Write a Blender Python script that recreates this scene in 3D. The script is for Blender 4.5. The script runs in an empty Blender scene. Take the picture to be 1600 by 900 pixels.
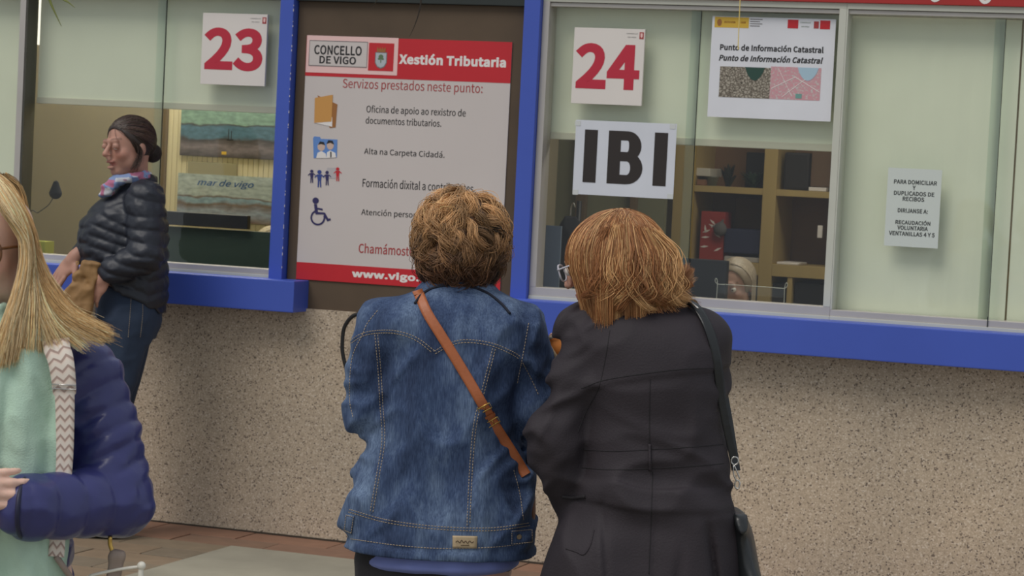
import bpy, bmesh, math, random
import numpy as np
from mathutils import Vector, Matrix
from mathutils.bvhtree import BVHTree
import openvdb

PI = math.pi
rnd = random.Random(7)
rng = np.random.default_rng(11)
scene = bpy.context.scene
COL = scene.collection

# ------------------------------------------------------------------ camera
FPX = 3800.0                                    # focal length in pixels of the 1600 px wide frame
YAW, PITCH, ROLL = -0.35265, 0.05026, 0.04983
CAM = np.array([3.55, -9.45, 1.64])
_cy, _sy = math.cos(YAW), math.sin(YAW)
FWD = np.array([_sy*math.cos(PITCH), _cy*math.cos(PITCH), -math.sin(PITCH)])
_r0 = np.array([_cy, -_sy, 0.0]); _u0 = np.cross(_r0, FWD)
RIGHT = math.cos(ROLL)*_r0 + math.sin(ROLL)*_u0
UP = -math.sin(ROLL)*_r0 + math.cos(ROLL)*_u0
cd = bpy.data.cameras.new('camera'); camera = bpy.data.objects.new('camera', cd); COL.objects.link(camera)
camera.matrix_world = Matrix(((RIGHT[0], UP[0], -FWD[0], CAM[0]), (RIGHT[1], UP[1], -FWD[1], CAM[1]),
                              (RIGHT[2], UP[2], -FWD[2], CAM[2]), (0, 0, 0, 1)))
cd.sensor_width = 36.0; cd.lens = FPX/1600*36.0; cd.clip_end = 200
cd.dof.use_dof = True; cd.dof.focus_distance = 6.2; cd.dof.aperture_fstop = 13
scene.camera = camera

# ------------------------------------------------------------------ sky, sun, exposure
w = bpy.data.worlds.new('world'); scene.world = w; w.use_nodes = True
bg = w.node_tree.nodes['Background']; bg.inputs[0].default_value = (0.86, 0.93, 1.0, 1); bg.inputs[1].default_value = 0.56
sl = bpy.data.lights.new('sun', 'SUN'); sun = bpy.data.objects.new('sun', sl); COL.objects.link(sun)
sl.energy = 1.5; sl.angle = math.radians(30); sl.color = (1.0, 0.95, 0.88)
sun.rotation_euler = Vector((-0.30, -0.62, 1.0)).to_track_quat('Z', 'Y').to_euler()
sun.location = (0, -5, 8)
scene.view_settings.view_transform = 'Standard'; scene.view_settings.look = 'None'
scene.view_settings.exposure = 0.0; scene.view_settings.gamma = 1.0

# ------------------------------------------------------------------ small helpers
def ray(px, py):
    return RIGHT*((px-800)/FPX) - UP*((py-450)/FPX) + FWD
def W(px, py, Y=0.0):
    """point of the vertical plane at depth Y seen at a place of the photo (metres)"""
    d = ray(px, py); t = (Y-CAM[1])/d[1]; p = CAM + d*t
    return float(p[0]), float(p[2])
def s2l(c):
    return tuple(((x/255)/12.92 if x/255 <= 0.04045 else ((x/255+0.055)/1.055)**2.4) for x in c)
def tag(o, label=None, cat=None, group=None, kind=None):
    if label: o['label'] = label
    if cat: o['category'] = cat
    if group: o['group'] = group
    if kind: o['kind'] = kind
    return o
def empty(name, loc=(0, 0, 0), rz=0.0, label=None, cat=None, group=None):
    o = bpy.data.objects.new(name, None); COL.objects.link(o); o.location = loc; o.rotation_euler = (0, 0, rz)
    o.empty_display_size = 0.1
    return tag(o, label, cat, group)
def link(name, me, mat=None, parent=None, smooth=False):
    o = bpy.data.objects.new(name, me); COL.objects.link(o)
    if mat is not None: me.materials.append(mat)
    if smooth: me.polygons.foreach_set('use_smooth', np.ones(len(me.polygons), bool))
    if parent is not None: o.parent = parent
    return o
def np_mesh(name, v, q, mat=None, parent=None, smooth=True, col=None, uv=None):
    v = np.asarray(v, np.float32).reshape(-1, 3); q = np.asarray(q, np.int32)
    me = bpy.data.meshes.new(name)
    n, k = q.shape
    me.vertices.add(len(v)); me.vertices.foreach_set('co', v.ravel())
    me.loops.add(n*k); me.loops.foreach_set('vertex_index', q.ravel())
    me.polygons.add(n); me.polygons.foreach_set('loop_start', np.arange(0, n*k, k, dtype=np.int32))
    me.polygons.foreach_set('loop_total', np.full(n, k, np.int32))
    me.update(calc_edges=True)
    if smooth: me.polygons.foreach_set('use_smooth', np.ones(n, bool))
    if col is not None:
        a = me.color_attributes.new('tone', 'FLOAT_COLOR', 'POINT')
        c = np.ones((len(v), 4), np.float32); c[:, :3] = col; a.data.foreach_set('color', c.ravel())
    if uv is not None:
        l = me.uv_layers.new(name='UVMap'); l.data.foreach_set('uv', np.asarray(uv, np.float32)[q.ravel()].ravel())
    o = link(name, me, mat, parent)
    return o

# ------------------------------------------------------------------ materials
def newmat(name):
    m = bpy.data.materials.new(name); m.use_nodes = True
    nt = m.node_tree; b = nt.nodes['Principled BSDF']
    return m, nt, b
def N(nt, t, **kw):
    n = nt.nodes.new(t)
    for k, v in kw.items(): setattr(n, k, v)
    return n
def mat(name, rgb, rough=0.6, metal=0.0, var=0.0, vscale=8.0, bump=0.0, bscale=60.0, spec=0.5, sheen=0.0, lin=False, stretch=None, detail=4):
    m, nt, b = newmat(name)
    c = rgb if lin else s2l(rgb)
    b.inputs['Base Color'].default_value = (*c, 1); b.inputs['Roughness'].default_value = rough
    b.inputs['Metallic'].default_value = metal; b.inputs['Specular IOR Level'].default_value = spec
    if sheen: b.inputs['Sheen Weight'].default_value = sheen
    tc = N(nt, 'ShaderNodeTexCoord'); src = tc.outputs['Object']
    if stretch:
        mp = N(nt, 'ShaderNodeMapping'); mp.inputs['Scale'].default_value = stretch; nt.links.new(src, mp.inputs[0]); src = mp.outputs[0]
    if var:
        nz = N(nt, 'ShaderNodeTexNoise'); nz.inputs['Scale'].default_value = vscale; nz.inputs['Detail'].default_value = detail
        nt.links.new(src, nz.inputs['Vector'])
        mr = N(nt, 'ShaderNodeMapRange'); mr.inputs[1].default_value = 0.3; mr.inputs[2].default_value = 0.7
        mr.inputs[3].default_value = 1-var; mr.inputs[4].default_value = 1+var; nt.links.new(nz.outputs[0], mr.inputs[0])
        mx = N(nt, 'ShaderNodeVectorMath', operation='SCALE'); mx.inputs[0].default_value = c
        nt.links.new(mr.outputs[0], mx.inputs[3]); nt.links.new(mx.outputs[0], b.inputs['Base Color'])
    if bump:
        nz = N(nt, 'ShaderNodeTexNoise'); nz.inputs['Scale'].default_value = bscale; nz.inputs['Detail'].default_value = 3
        nt.links.new(tc.outputs['Object'], nz.inputs['Vector'])
        bp = N(nt, 'ShaderNodeBump'); bp.inputs['Strength'].default_value = bump; bp.inputs['Distance'].default_value = 0.004
        nt.links.new(nz.outputs[0], bp.inputs['Height']); nt.links.new(bp.outputs[0], b.inputs['Normal'])
    return m
def mat_tone(name, rough=0.5, spec=0.5, sss=0.0, bump=0.0, bscale=200.0):
    """colour from the mesh's own pigment attribute"""
    m, nt, b = newmat(name)
    a = N(nt, 'ShaderNodeAttribute', attribute_name='tone'); nt.links.new(a.outputs['Color'], b.inputs['Base Color'])
    b.inputs['Roughness'].default_value = rough; b.inputs['Specular IOR Level'].default_value = spec
    if sss:
        b.inputs['Subsurface Weight'].default_value = sss; b.inputs['Subsurface Radius'].default_value = (0.02, 0.008, 0.005); b.inputs['Subsurface Scale'].default_value = 0.4
    if bump:
        tc = N(nt, 'ShaderNodeTexCoord'); nz = N(nt, 'ShaderNodeTexNoise'); nz.inputs['Scale'].default_value = bscale
        nt.links.new(tc.outputs['Object'], nz.inputs['Vector']); bp = N(nt, 'ShaderNodeBump'); bp.inputs['Strength'].default_value = bump; bp.inputs['Distance'].default_value = 0.002
        nt.links.new(nz.outputs[0], bp.inputs['Height']); nt.links.new(bp.outputs[0], b.inputs['Normal'])
    return m
def ramp(nt, fac, stops):
    r = N(nt, 'ShaderNodeValToRGB'); el = r.color_ramp.elements
    while len(el) < len(stops): el.new(0.5)
    for e, (p, c) in zip(el, stops): e.position = p; e.color = (*c, 1)
    nt.links.new(fac, r.inputs[0]); return r.outputs[0]

def m_granite():
    m, nt, b = newmat('granite_aggregate'); tc = N(nt, 'ShaderNodeTexCoord')
    v = N(nt, 'ShaderNodeTexVoronoi'); v.inputs['Scale'].default_value = 185; nt.links.new(tc.outputs['Object'], v.inputs['Vector'])
    sp = N(nt, 'ShaderNodeSeparateColor'); nt.links.new(v.outputs['Color'], sp.inputs[0])
    c1 = ramp(nt, sp.outputs[0], [(0.0, s2l((112, 100, 90))), (0.06, s2l((124, 110, 98))), (0.10, s2l((176, 160, 140))), (0.5, s2l((188, 171, 150))), (0.85, s2l((200, 183, 162))), (1.0, s2l((216, 203, 186)))])
    n = N(nt, 'ShaderNodeTexNoise'); n.inputs['Scale'].default_value = 1.6; n.inputs['Detail'].default_value = 5; nt.links.new(tc.outputs['Object'], n.inputs['Vector'])
    c2 = ramp(nt, n.outputs[0], [(0.3, (0.80, 0.80, 0.80)), (0.7, (1.04, 1.0, 0.96))])
    mx = N(nt, 'ShaderNodeMix', data_type='RGBA', blend_type='MULTIPLY'); mx.inputs[0].default_value = 1
    nt.links.new(c1, mx.inputs[6]); nt.links.new(c2, mx.inputs[7]); nt.links.new(mx.outputs[2], b.inputs['Base Color'])
    b.inputs['Roughness'].default_value = 0.8
    n2 = N(nt, 'ShaderNodeTexNoise'); n2.inputs['Scale'].default_value = 130; nt.links.new(tc.outputs['Object'], n2.inputs['Vector'])
    bp = N(nt, 'ShaderNodeBump'); bp.inputs['Strength'].default_value = 0.35; bp.inputs['Distance'].default_value = 0.004
    nt.links.new(n2.outputs[0], bp.inputs['Height']); nt.links.new(bp.outputs[0], b.inputs['Normal'])
    return m
def m_denim(base=(66, 82, 114), light=(112, 130, 158), dark=(36, 46, 72)):
    m, nt, b = newmat('denim'); tc = N(nt, 'ShaderNodeTexCoord')
    mp = N(nt, 'ShaderNodeMapping'); mp.inputs['Scale'].default_value = (1, 1, 0.45); nt.links.new(tc.outputs['Object'], mp.inputs[0])
    n = N(nt, 'ShaderNodeTexNoise'); n.inputs['Scale'].default_value = 9; n.inputs['Detail'].default_value = 8; n.inputs['Roughness'].default_value = 0.62; nt.links.new(mp.outputs[0], n.inputs['Vector'])
    c1 = ramp(nt, n.outputs[0], [(0.30, s2l(dark)), (0.5, s2l(base)), (0.68, s2l(light))])
    mp2 = N(nt, 'ShaderNodeMapping'); mp2.inputs['Scale'].default_value = (1, 1, 0.12); nt.links.new(tc.outputs['Object'], mp2.inputs[0])
    n3 = N(nt, 'ShaderNodeTexNoise'); n3.inputs['Scale'].default_value = 380; n3.inputs['Detail'].default_value = 2; nt.links.new(mp2.outputs[0], n3.inputs['Vector'])
    c3 = ramp(nt, n3.outputs[0], [(0.3, (0.62, 0.66, 0.72)), (0.7, (1.3, 1.3, 1.25))])
    mx = N(nt, 'ShaderNodeMix', data_type='RGBA', blend_type='MULTIPLY'); mx.inputs[0].default_value = 1
    nt.links.new(c1, mx.inputs[6]); nt.links.new(c3, mx.inputs[7]); nt.links.new(mx.outputs[2], b.inputs['Base Color'])
    b.inputs['Roughness'].default_value = 0.85; b.inputs['Specular IOR Level'].default_value = 0.25
    bp = N(nt, 'ShaderNodeBump'); bp.inputs['Strength'].default_value = 0.3; bp.inputs['Distance'].default_value = 0.002
    nt.links.new(n3.outputs[0], bp.inputs['Height']); nt.links.new(bp.outputs[0], b.inputs['Normal'])
    return m
def m_glass(name, tint=(0.982, 0.993, 0.985), refl=1.0):
    m, nt, b = newmat(name); nt.nodes.remove(b)
    out = nt.nodes['Material Output']
    t = N(nt, 'ShaderNodeBsdfTransparent'); t.inputs[0].default_value = (*tint, 1)
    g = N(nt, 'ShaderNodeBsdfGlossy'); g.inputs['Roughness'].default_value = 0.02; g.inputs[0].default_value = (refl, refl, refl, 1)
    f = N(nt, 'ShaderNodeFresnel'); f.inputs[0].default_value = 1.5; ge = N(nt, 'ShaderNodeNewGeometry'); sb = N(nt, 'ShaderNodeMath', operation='SUBTRACT'); sb.inputs[0].default_value = 1.0; nt.links.new(ge.outputs['Backfacing'], sb.inputs[1])
    mu = N(nt, 'ShaderNodeMath', operation='MULTIPLY'); nt.links.new(f.outputs[0], mu.inputs[0]); nt.links.new(sb.outputs[0], mu.inputs[1])
    mx = N(nt, 'ShaderNodeMixShader'); nt.links.new(mu.outputs[0], mx.inputs[0]); nt.links.new(t.outputs[0], mx.inputs[1]); nt.links.new(g.outputs[0], mx.inputs[2])
    nt.links.new(mx.outputs[0], out.inputs[0]); return m
def m_emit(name, rgb, s):
    m, nt, b = newmat(name); b.inputs['Base Color'].default_value = (*s2l(rgb), 1)
    b.inputs['Emission Color'].default_value = (*s2l(rgb), 1); b.inputs['Emission Strength'].default_value = s; return m
def m_chevron():
    m, nt, b = newmat('woven_zigzag'); tc = N(nt, 'ShaderNodeTexCoord'); sp = N(nt, 'ShaderNodeSeparateXYZ'); nt.links.new(tc.outputs['UV'], sp.inputs[0])
    def M(op, a, bb=None):
        n = N(nt, 'ShaderNodeMath', operation=op)
        for i, x in enumerate((a, bb)):
            if x is None: continue
            if isinstance(x, (int, float)): n.inputs[i].default_value = x
            else: nt.links.new(x, n.inputs[i])
        return n.outputs[0]
    tri = M('PINGPONG', M('MULTIPLY', sp.outputs[0], 2.0), 0.5)          # u: 0..1 across, two teeth
    v = M('FRACT', M('ADD', M('MULTIPLY', sp.outputs[1], 1.0), M('MULTIPLY', tri, 1.1)))
    c = ramp(nt, v, [(0.0, s2l((226, 214, 202))), (0.42, s2l((226, 214, 202))), (0.47, s2l((172, 148, 138))), (0.72, s2l((172, 148, 138))), (0.77, s2l((222, 200, 186))), (1.0, s2l((226, 214, 202)))])
    nt.links.new(c, b.inputs['Base Color']); b.inputs['Roughness'].default_value = 0.9; return m
def m_paint_sea(name, sky, sea, sand, dark, hz, seed):
    """a faded picture print: sky, sea, shore as soft painted bands"""
    m, nt, b = newmat(name); tc = N(nt, 'ShaderNodeTexCoord'); sp = N(nt, 'ShaderNodeSeparateXYZ'); nt.links.new(tc.outputs['Generated'], sp.inputs[0])
    n = N(nt, 'ShaderNodeTexNoise'); n.inputs['Scale'].default_value = 3.2; n.inputs['Detail'].default_value = 6; nt.links.new(tc.outputs['Generated'], n.inputs['Vector'])
    a = N(nt, 'ShaderNodeMath', operation='MULTIPLY_ADD'); a.inputs[1].default_value = 0.34; nt.links.new(n.outputs[0], a.inputs[0]); nt.links.new(sp.outputs[2], a.inputs[2])
    s = N(nt, 'ShaderNodeMath', operation='SUBTRACT'); s.inputs[1].default_value = 0.17; nt.links.new(a.outputs[0], s.inputs[0])
    c = ramp(nt, s.outputs[0], [(0.0, s2l(dark)), (0.22, s2l(sand)), (0.36, s2l(dark)), (0.42, s2l(sea)), (hz-0.04, s2l(sea)), (hz, s2l(dark)), (hz+0.04, s2l(sky)), (1.0, s2l(sky))])
    n2 = N(nt, 'ShaderNodeTexNoise'); n2.inputs['Scale'].default_value = 14; n2.inputs['Detail'].default_value = 4; nt.links.new(tc.outputs['Generated'], n2.inputs['Vector'])
    c2 = ramp(nt, n2.outputs[0], [(0.3, (0.7, 0.7, 0.7)), (0.7, (1.2, 1.2, 1.2))])
    mx = N(nt, 'ShaderNodeMix', data_type='RGBA', blend_type='MULTIPLY'); mx.inputs[0].default_value = 1
    nt.links.new(c, mx.inputs[6]); nt.links.new(c2, mx.inputs[7]); nt.links.new(mx.outputs[2], b.inputs['Base Color']); b.inputs['Roughness'].default_value = 0.5
    return m
def m_map(name, stops, scale=60):
    m, nt, b = newmat(name); tc = N(nt, 'ShaderNodeTexCoord')
    v = N(nt, 'ShaderNodeTexVoronoi', feature='DISTANCE_TO_EDGE'); v.inputs['Scale'].default_value = scale; nt.links.new(tc.outputs['Object'], v.inputs['Vector'])
    n = N(nt, 'ShaderNodeTexNoise'); n.inputs['Scale'].default_value = scale*1.6; n.inputs['Detail'].default_value = 5; nt.links.new(tc.outputs['Object'], n.inputs['Vector'])
    a = N(nt, 'ShaderNodeMath', operation='MULTIPLY_ADD'); a.inputs[1].default_value = 1.5; nt.links.new(v.outputs[0], a.inputs[0]); nt.links.new(n.outputs[0], a.inputs[2])
    c = ramp(nt, a.outputs[0], stops); nt.links.new(c, b.inputs['Base Color']); b.inputs['Roughness'].default_value = 0.7
    return m

MT = dict(
    granite=m_granite(), denim=m_denim(),
    blue=mat('blue_paint', (66, 90, 184), 0.42, var=0.05, vscale=3, bump=0.05, bscale=20),
    blue_end=mat('blue_paint_worn', (50, 68, 152), 0.5, var=0.12, vscale=14),
    brown=mat('brown_panel', (88, 72, 56), 0.75, var=0.14, vscale=3.5, bump=0.1, bscale=40),
    alu=mat('aluminium', (188, 182, 176), 0.42, 0.25, var=0.05, vscale=5),
    alu_dark=mat('dark_aluminium', (84, 82, 74), 0.45, 0.3, var=0.1, vscale=5),
    alu_white=mat('white_aluminium', (196, 196, 184), 0.5, 0.0, var=0.04, vscale=5),
    seal=mat('rubber_seal', (44, 50, 44), 0.7),
    blind=mat('blind_cloth', (222, 224, 200), 0.85, var=0.05, vscale=2.5, bump=0.06, bscale=300),
    blind_bar=mat('blind_bar', (196, 192, 170), 0.6),
    glass=m_glass('window_glass'), lens=m_glass('spectacle_lens', (0.9, 0.86, 0.84)),
    edge=m_glass('glass_edge_tint', (0.94, 0.975, 0.955), 0.8),
    paper=mat('white_card', (226, 218, 212), 0.6, var=0.02, vscale=4), paper2=mat('white_paper', (222, 222, 228), 0.55, var=0.03, vscale=6),
    laminated=mat('laminated_paper', (214, 216, 224), 0.3, var=0.03, vscale=6),
    poster=mat('poster_white', (206, 196, 192), 0.45, var=0.02, vscale=2), red=mat('red_print', (196, 34, 44), 0.45, var=0.04, vscale=4),
    red2=mat('red_number', (190, 40, 62), 0.55), pink=mat('pink_print', (236, 196, 192), 0.5), ink=mat('black_print', (36, 33, 34), 0.45),
    ibi=mat('black_toner', (46, 38, 34), 0.35), grey_ink=mat('grey_print', (120, 116, 116), 0.6), white=mat('white_print', (232, 226, 222), 0.5),
    redline=mat('dull_red_print', (168, 62, 62), 0.55), navy=mat('navy_print', (48, 42, 92), 0.5), gold=mat('yellow_print', (214, 174, 62), 0.5),
    blueprint=mat('light_blue_print', (98, 138, 202), 0.5), bluefig=mat('blue_print', (52, 72, 142), 0.5), orange=mat('tan_print', (204, 148, 78), 0.5),
    orange2=mat('dark_tan_print', (158, 104, 52), 0.5), skinprint=mat('beige_print', (206, 178, 164), 0.5), green_ink=mat('green_print', (96, 118, 84), 0.6),
    redsign=mat('red_fascia', (168, 40, 36), 0.4, var=0.05, vscale=3),
    black=mat('black_plastic', (26, 26, 28), 0.45), rubber=mat('black_rubber', (24, 23, 24), 0.5),
    roomwall=mat('beige_plaster', (172, 160, 132), 0.85, var=0.05, vscale=3), cream=mat('cream_panel', (214, 202, 162), 0.7, var=0.03, vscale=4),
    bronze=mat('bronze_edge', (106, 88, 62), 0.5), greenb=mat('dark_green_board', (34, 52, 40), 0.6, var=0.08, vscale=5), officefloor=mat('office_floor', (92, 88, 80), 0.6),
    wood=mat('beech_shelf', (176, 152, 98), 0.55, var=0.08, vscale=6, stretch=(1, 1, 0.2)), woodback=mat('brown_cupboard_back', (118, 88, 58), 0.6, var=0.1, vscale=5),
    steel=mat('chrome', (200, 198, 194), 0.22, 0.9), goldm=mat('gold_metal', (214, 176, 96), 0.28, 0.9),
)
# ------------------------------------------------------------------ geometry helpers
def bm_obj(name, bm, m=None, parent=None, smooth=False):
    me = bpy.data.meshes.new(name); bm.to_mesh(me); bm.free(); return link(name, me, m, parent, smooth)
def add_box(bm, x0, x1, y0, y1, z0, z1, bev=0.0):
    r = bmesh.ops.create_cube(bm, size=1.0); vs = r['verts']
    for v in vs:
        v.co = Vector((x0 + (v.co.x+0.5)*(x1-x0), y0 + (v.co.y+0.5)*(y1-y0), z0 + (v.co.z+0.5)*(z1-z0)))
    if bev > 0:
        es = list({e for v in vs for e in v.link_edges})
        bmesh.ops.bevel(bm, geom=es, offset=bev, segments=2, affect='EDGES', profile=0.6)
def box(name, x0, x1, y0, y1, z0, z1, m, parent=None, bev=0.002):
    bm = bmesh.new(); add_box(bm, x0, x1, y0, y1, z0, z1, bev); return bm_obj(name, bm, m, parent)
def tube_np(P, r, sides=8, closed=False, cap=True):
    """round tube along points; r scalar or per point -> verts, quads"""
    P = np.asarray(P, float); n = len(P); r = np.broadcast_to(np.asarray(r, float), (n,))
    T = np.roll(P, -1, 0) - np.roll(P, 1, 0) if closed else np.gradient(P, axis=0)
    T /= np.linalg.norm(T, axis=1)[:, None]+1e-12
    ref = np.array([0.31, 0.2, 0.93]);
    if abs(T[0] @ ref) > 0.9: ref = np.array([0.9, 0.3, 0.1])
    A = []; u = np.cross(T[0], ref); u /= np.linalg.norm(u)
    for i in range(n):
        u = u - T[i]*(u @ T[i]); u /= np.linalg.norm(u)+1e-12; A.append(u.copy())
    A = np.array(A); B = np.cross(T, A)
    a = np.arange(sides)/sides*2*PI
    V = P[:, None] + r[:, None, None]*(A[:, None]*np.cos(a)[None, :, None] + B[:, None]*np.sin(a)[None, :, None])
    V = V.reshape(-1, 3); Q = []
    for i in range(n if closed else n-1):
        j = (i+1) % n
        for k in range(sides):
            l = (k+1) % sides; Q.append((i*sides+k, i*sides+l, j*sides+l, j*sides+k))
    if cap and not closed:
        for i in (0, n-1):
            c = len(V); V = np.vstack([V, P[i]])
            for k in range(0, sides, 1):
                l = (k+1) % sides; Q.append((c, i*sides+k, i*sides+l, c) if False else (c, i*sides+l, i*sides+k, i*sides+k))
    return V, Q
def tubes(name, lines, r, m, parent=None, sides=8, closed=False):
    bm = bmesh.new()
    for P in lines:
        V, Q = tube_np(P, r, sides, closed, cap=False)
        vs = [bm.verts.new(v) for v in V]
        for q in Q: bm.faces.new([vs[i] for i in q])
        if not closed:
            bm.faces.new([vs[k] for k in range(sides)][::-1]); bm.faces.new([vs[len(V)-sides+k] for k in range(sides)])
    return bm_obj(name, bm, m, parent, True)
def spline(pts, n):
    """Catmull-Rom through points (any dimension)"""
    P = np.asarray(pts, float); k = len(P)
    if k < 3:
        t = np.linspace(0, 1, n)[:, None]; return P[0]*(1-t)+P[-1]*t
    E_ = np.vstack([2*P[0]-P[1], P, 2*P[-1]-P[-2]]); t = np.linspace(0, k-1-1e-9, n); i = t.astype(int); f = (t-i)[:, None]
    a, b, c, d = E_[i], E_[i+1], E_[i+2], E_[i+3]
    return 0.5*((2*b)+(-a+c)*f+(2*a-5*b+4*c-d)*f**2+(-a+3*b-3*c+d)*f**3)
def ribbon(name, P, U, width, thick, m, parent=None, vrate=1.0, nrm=None):
    """flat band along P; U = across direction per point; UV across/along"""
    P = np.asarray(P, float); n = len(P); U = np.broadcast_to(np.asarray(U, float), (n, 3)).copy()
    T = np.gradient(P, axis=0); T /= np.linalg.norm(T, axis=1)[:, None]
    U -= T*(U*T).sum(1)[:, None]; U /= np.linalg.norm(U, axis=1)[:, None]; Nn = np.cross(T, U)
    wd = np.broadcast_to(np.asarray(width, float), (n,))[:, None]/2
    prof = [(-1, -1), (-1, 1), (-0.5, 1), (0, 1), (0.5, 1), (1, 1), (1, -1)]
    V = []; UV = []
    L = np.concatenate([[0], np.cumsum(np.linalg.norm(np.diff(P, axis=0), axis=1))])
    for (a, b) in prof:
        V.append(P + U*wd*a + Nn*(thick/2*b)); UV.append(np.stack([np.full(n, (a+1)/2), L*vrate], 1))
    k = len(prof); V = np.stack(V, 1).reshape(-1, 3); UV = np.stack(UV, 1).reshape(-1, 2); Q = []
    for i in range(n-1):
        for j in range(k):
            l = (j+1) % k; Q.append((i*k+j, i*k+l, (i+1)*k+l, (i+1)*k+j))
    o = np_mesh(name, V, Q, m, parent, smooth=False, uv=UV)
    return o
def flat(name, pts, y, m, parent=None, th=0.0012):
    """flat printed or cut shape: polygon in X,Z at depth y with a little thickness"""
    bm = bmesh.new(); f = bm.faces.new([bm.verts.new((x, y, z)) for x, z in pts])
    r = bmesh.ops.extrude_face_region(bm, geom=[f]); bmesh.ops.translate(bm, verts=[v for v in r['geom'] if isinstance(v, bmesh.types.BMVert)], vec=(0, th, 0))
    bmesh.ops.recalc_face_normals(bm, faces=bm.faces); return bm_obj(name, bm, m, parent)
def flats(name, polys, y, m, parent=None, th=0.0008):
    bm = bmesh.new()
    for k_, pts in enumerate(polys):
        f = bm.faces.new([bm.verts.new((x, y-k_*1.2e-5, z)) for x, z in pts])
        r = bmesh.ops.extrude_face_region(bm, geom=[f]); bmesh.ops.translate(bm, verts=[v for v in r['geom'] if isinstance(v, bmesh.types.BMVert)], vec=(0, th, 0))
    bmesh.ops.recalc_face_normals(bm, faces=bm.faces); return bm_obj(name, bm, m, parent)
def rect(x0, x1, z0, z1): return [(x0, z0), (x1, z0), (x1, z1), (x0, z1)]
def disc(cx, cz, rx, rz=None, n=20): rz = rz or rx; return [(cx+rx*math.cos(i/n*2*PI), cz+rz*math.sin(i/n*2*PI)) for i in range(n)]
try:
    FONT = bpy.data.fonts.load(bpy.utils.system_resource('DATAFILES', path='fonts') + '/Noto Sans CJK Regular.woff2')
except Exception:
    FONT = None
def text(s, x0, x1, z0, z1, y, m, parent, bold=0.0, shear=0.0, name='lettering'):
    """lettering fitted into a rectangle of the X,Z plane, facing -Y"""
    c = bpy.data.curves.new('txt', 'FONT'); c.body = s; c.size = 1.0; c.shear = shear; c.resolution_u = 5
    c.extrude = 0.01; c.bevel_depth = bold*0.8; c.bevel_resolution = 0
    if FONT: c.font = FONT
    c.space_line = 0.95; c.space_character = 1.0+bold*1.2
    if '\n' in s: c.align_x = 'CENTER'
    o = bpy.data.objects.new('txt', c); COL.objects.link(o)
    dg = bpy.context.evaluated_depsgraph_get(); dg.update(); me = bpy.data.meshes.new_from_object(o.evaluated_get(dg))
    bpy.data.objects.remove(o); bpy.data.curves.remove(c)
    n = len(me.vertices); v = np.empty(n*3, np.float32); me.vertices.foreach_get('co', v); v = v.reshape(-1, 3)
    lo, hi = v.min(0), v.max(0); sx = (x1-x0)/(hi[0]-lo[0]); sz = (z1-z0)/(hi[1]-lo[1])
    d = 0.0006/max(hi[2]-lo[2], 1e-4)
    out = np.stack([x0+(v[:, 0]-lo[0])*sx, y+(hi[2]-v[:, 2])*d, z0+(v[:, 1]-lo[1])*sz], 1)
    me.vertices.foreach_set('co', out.astype(np.float32).ravel()); me.materials.clear(); me.update(); me.name = name
    me.polygons.foreach_set('use_smooth', np.zeros(len(me.polygons), bool))
    return link(name, me, m, parent)

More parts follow.
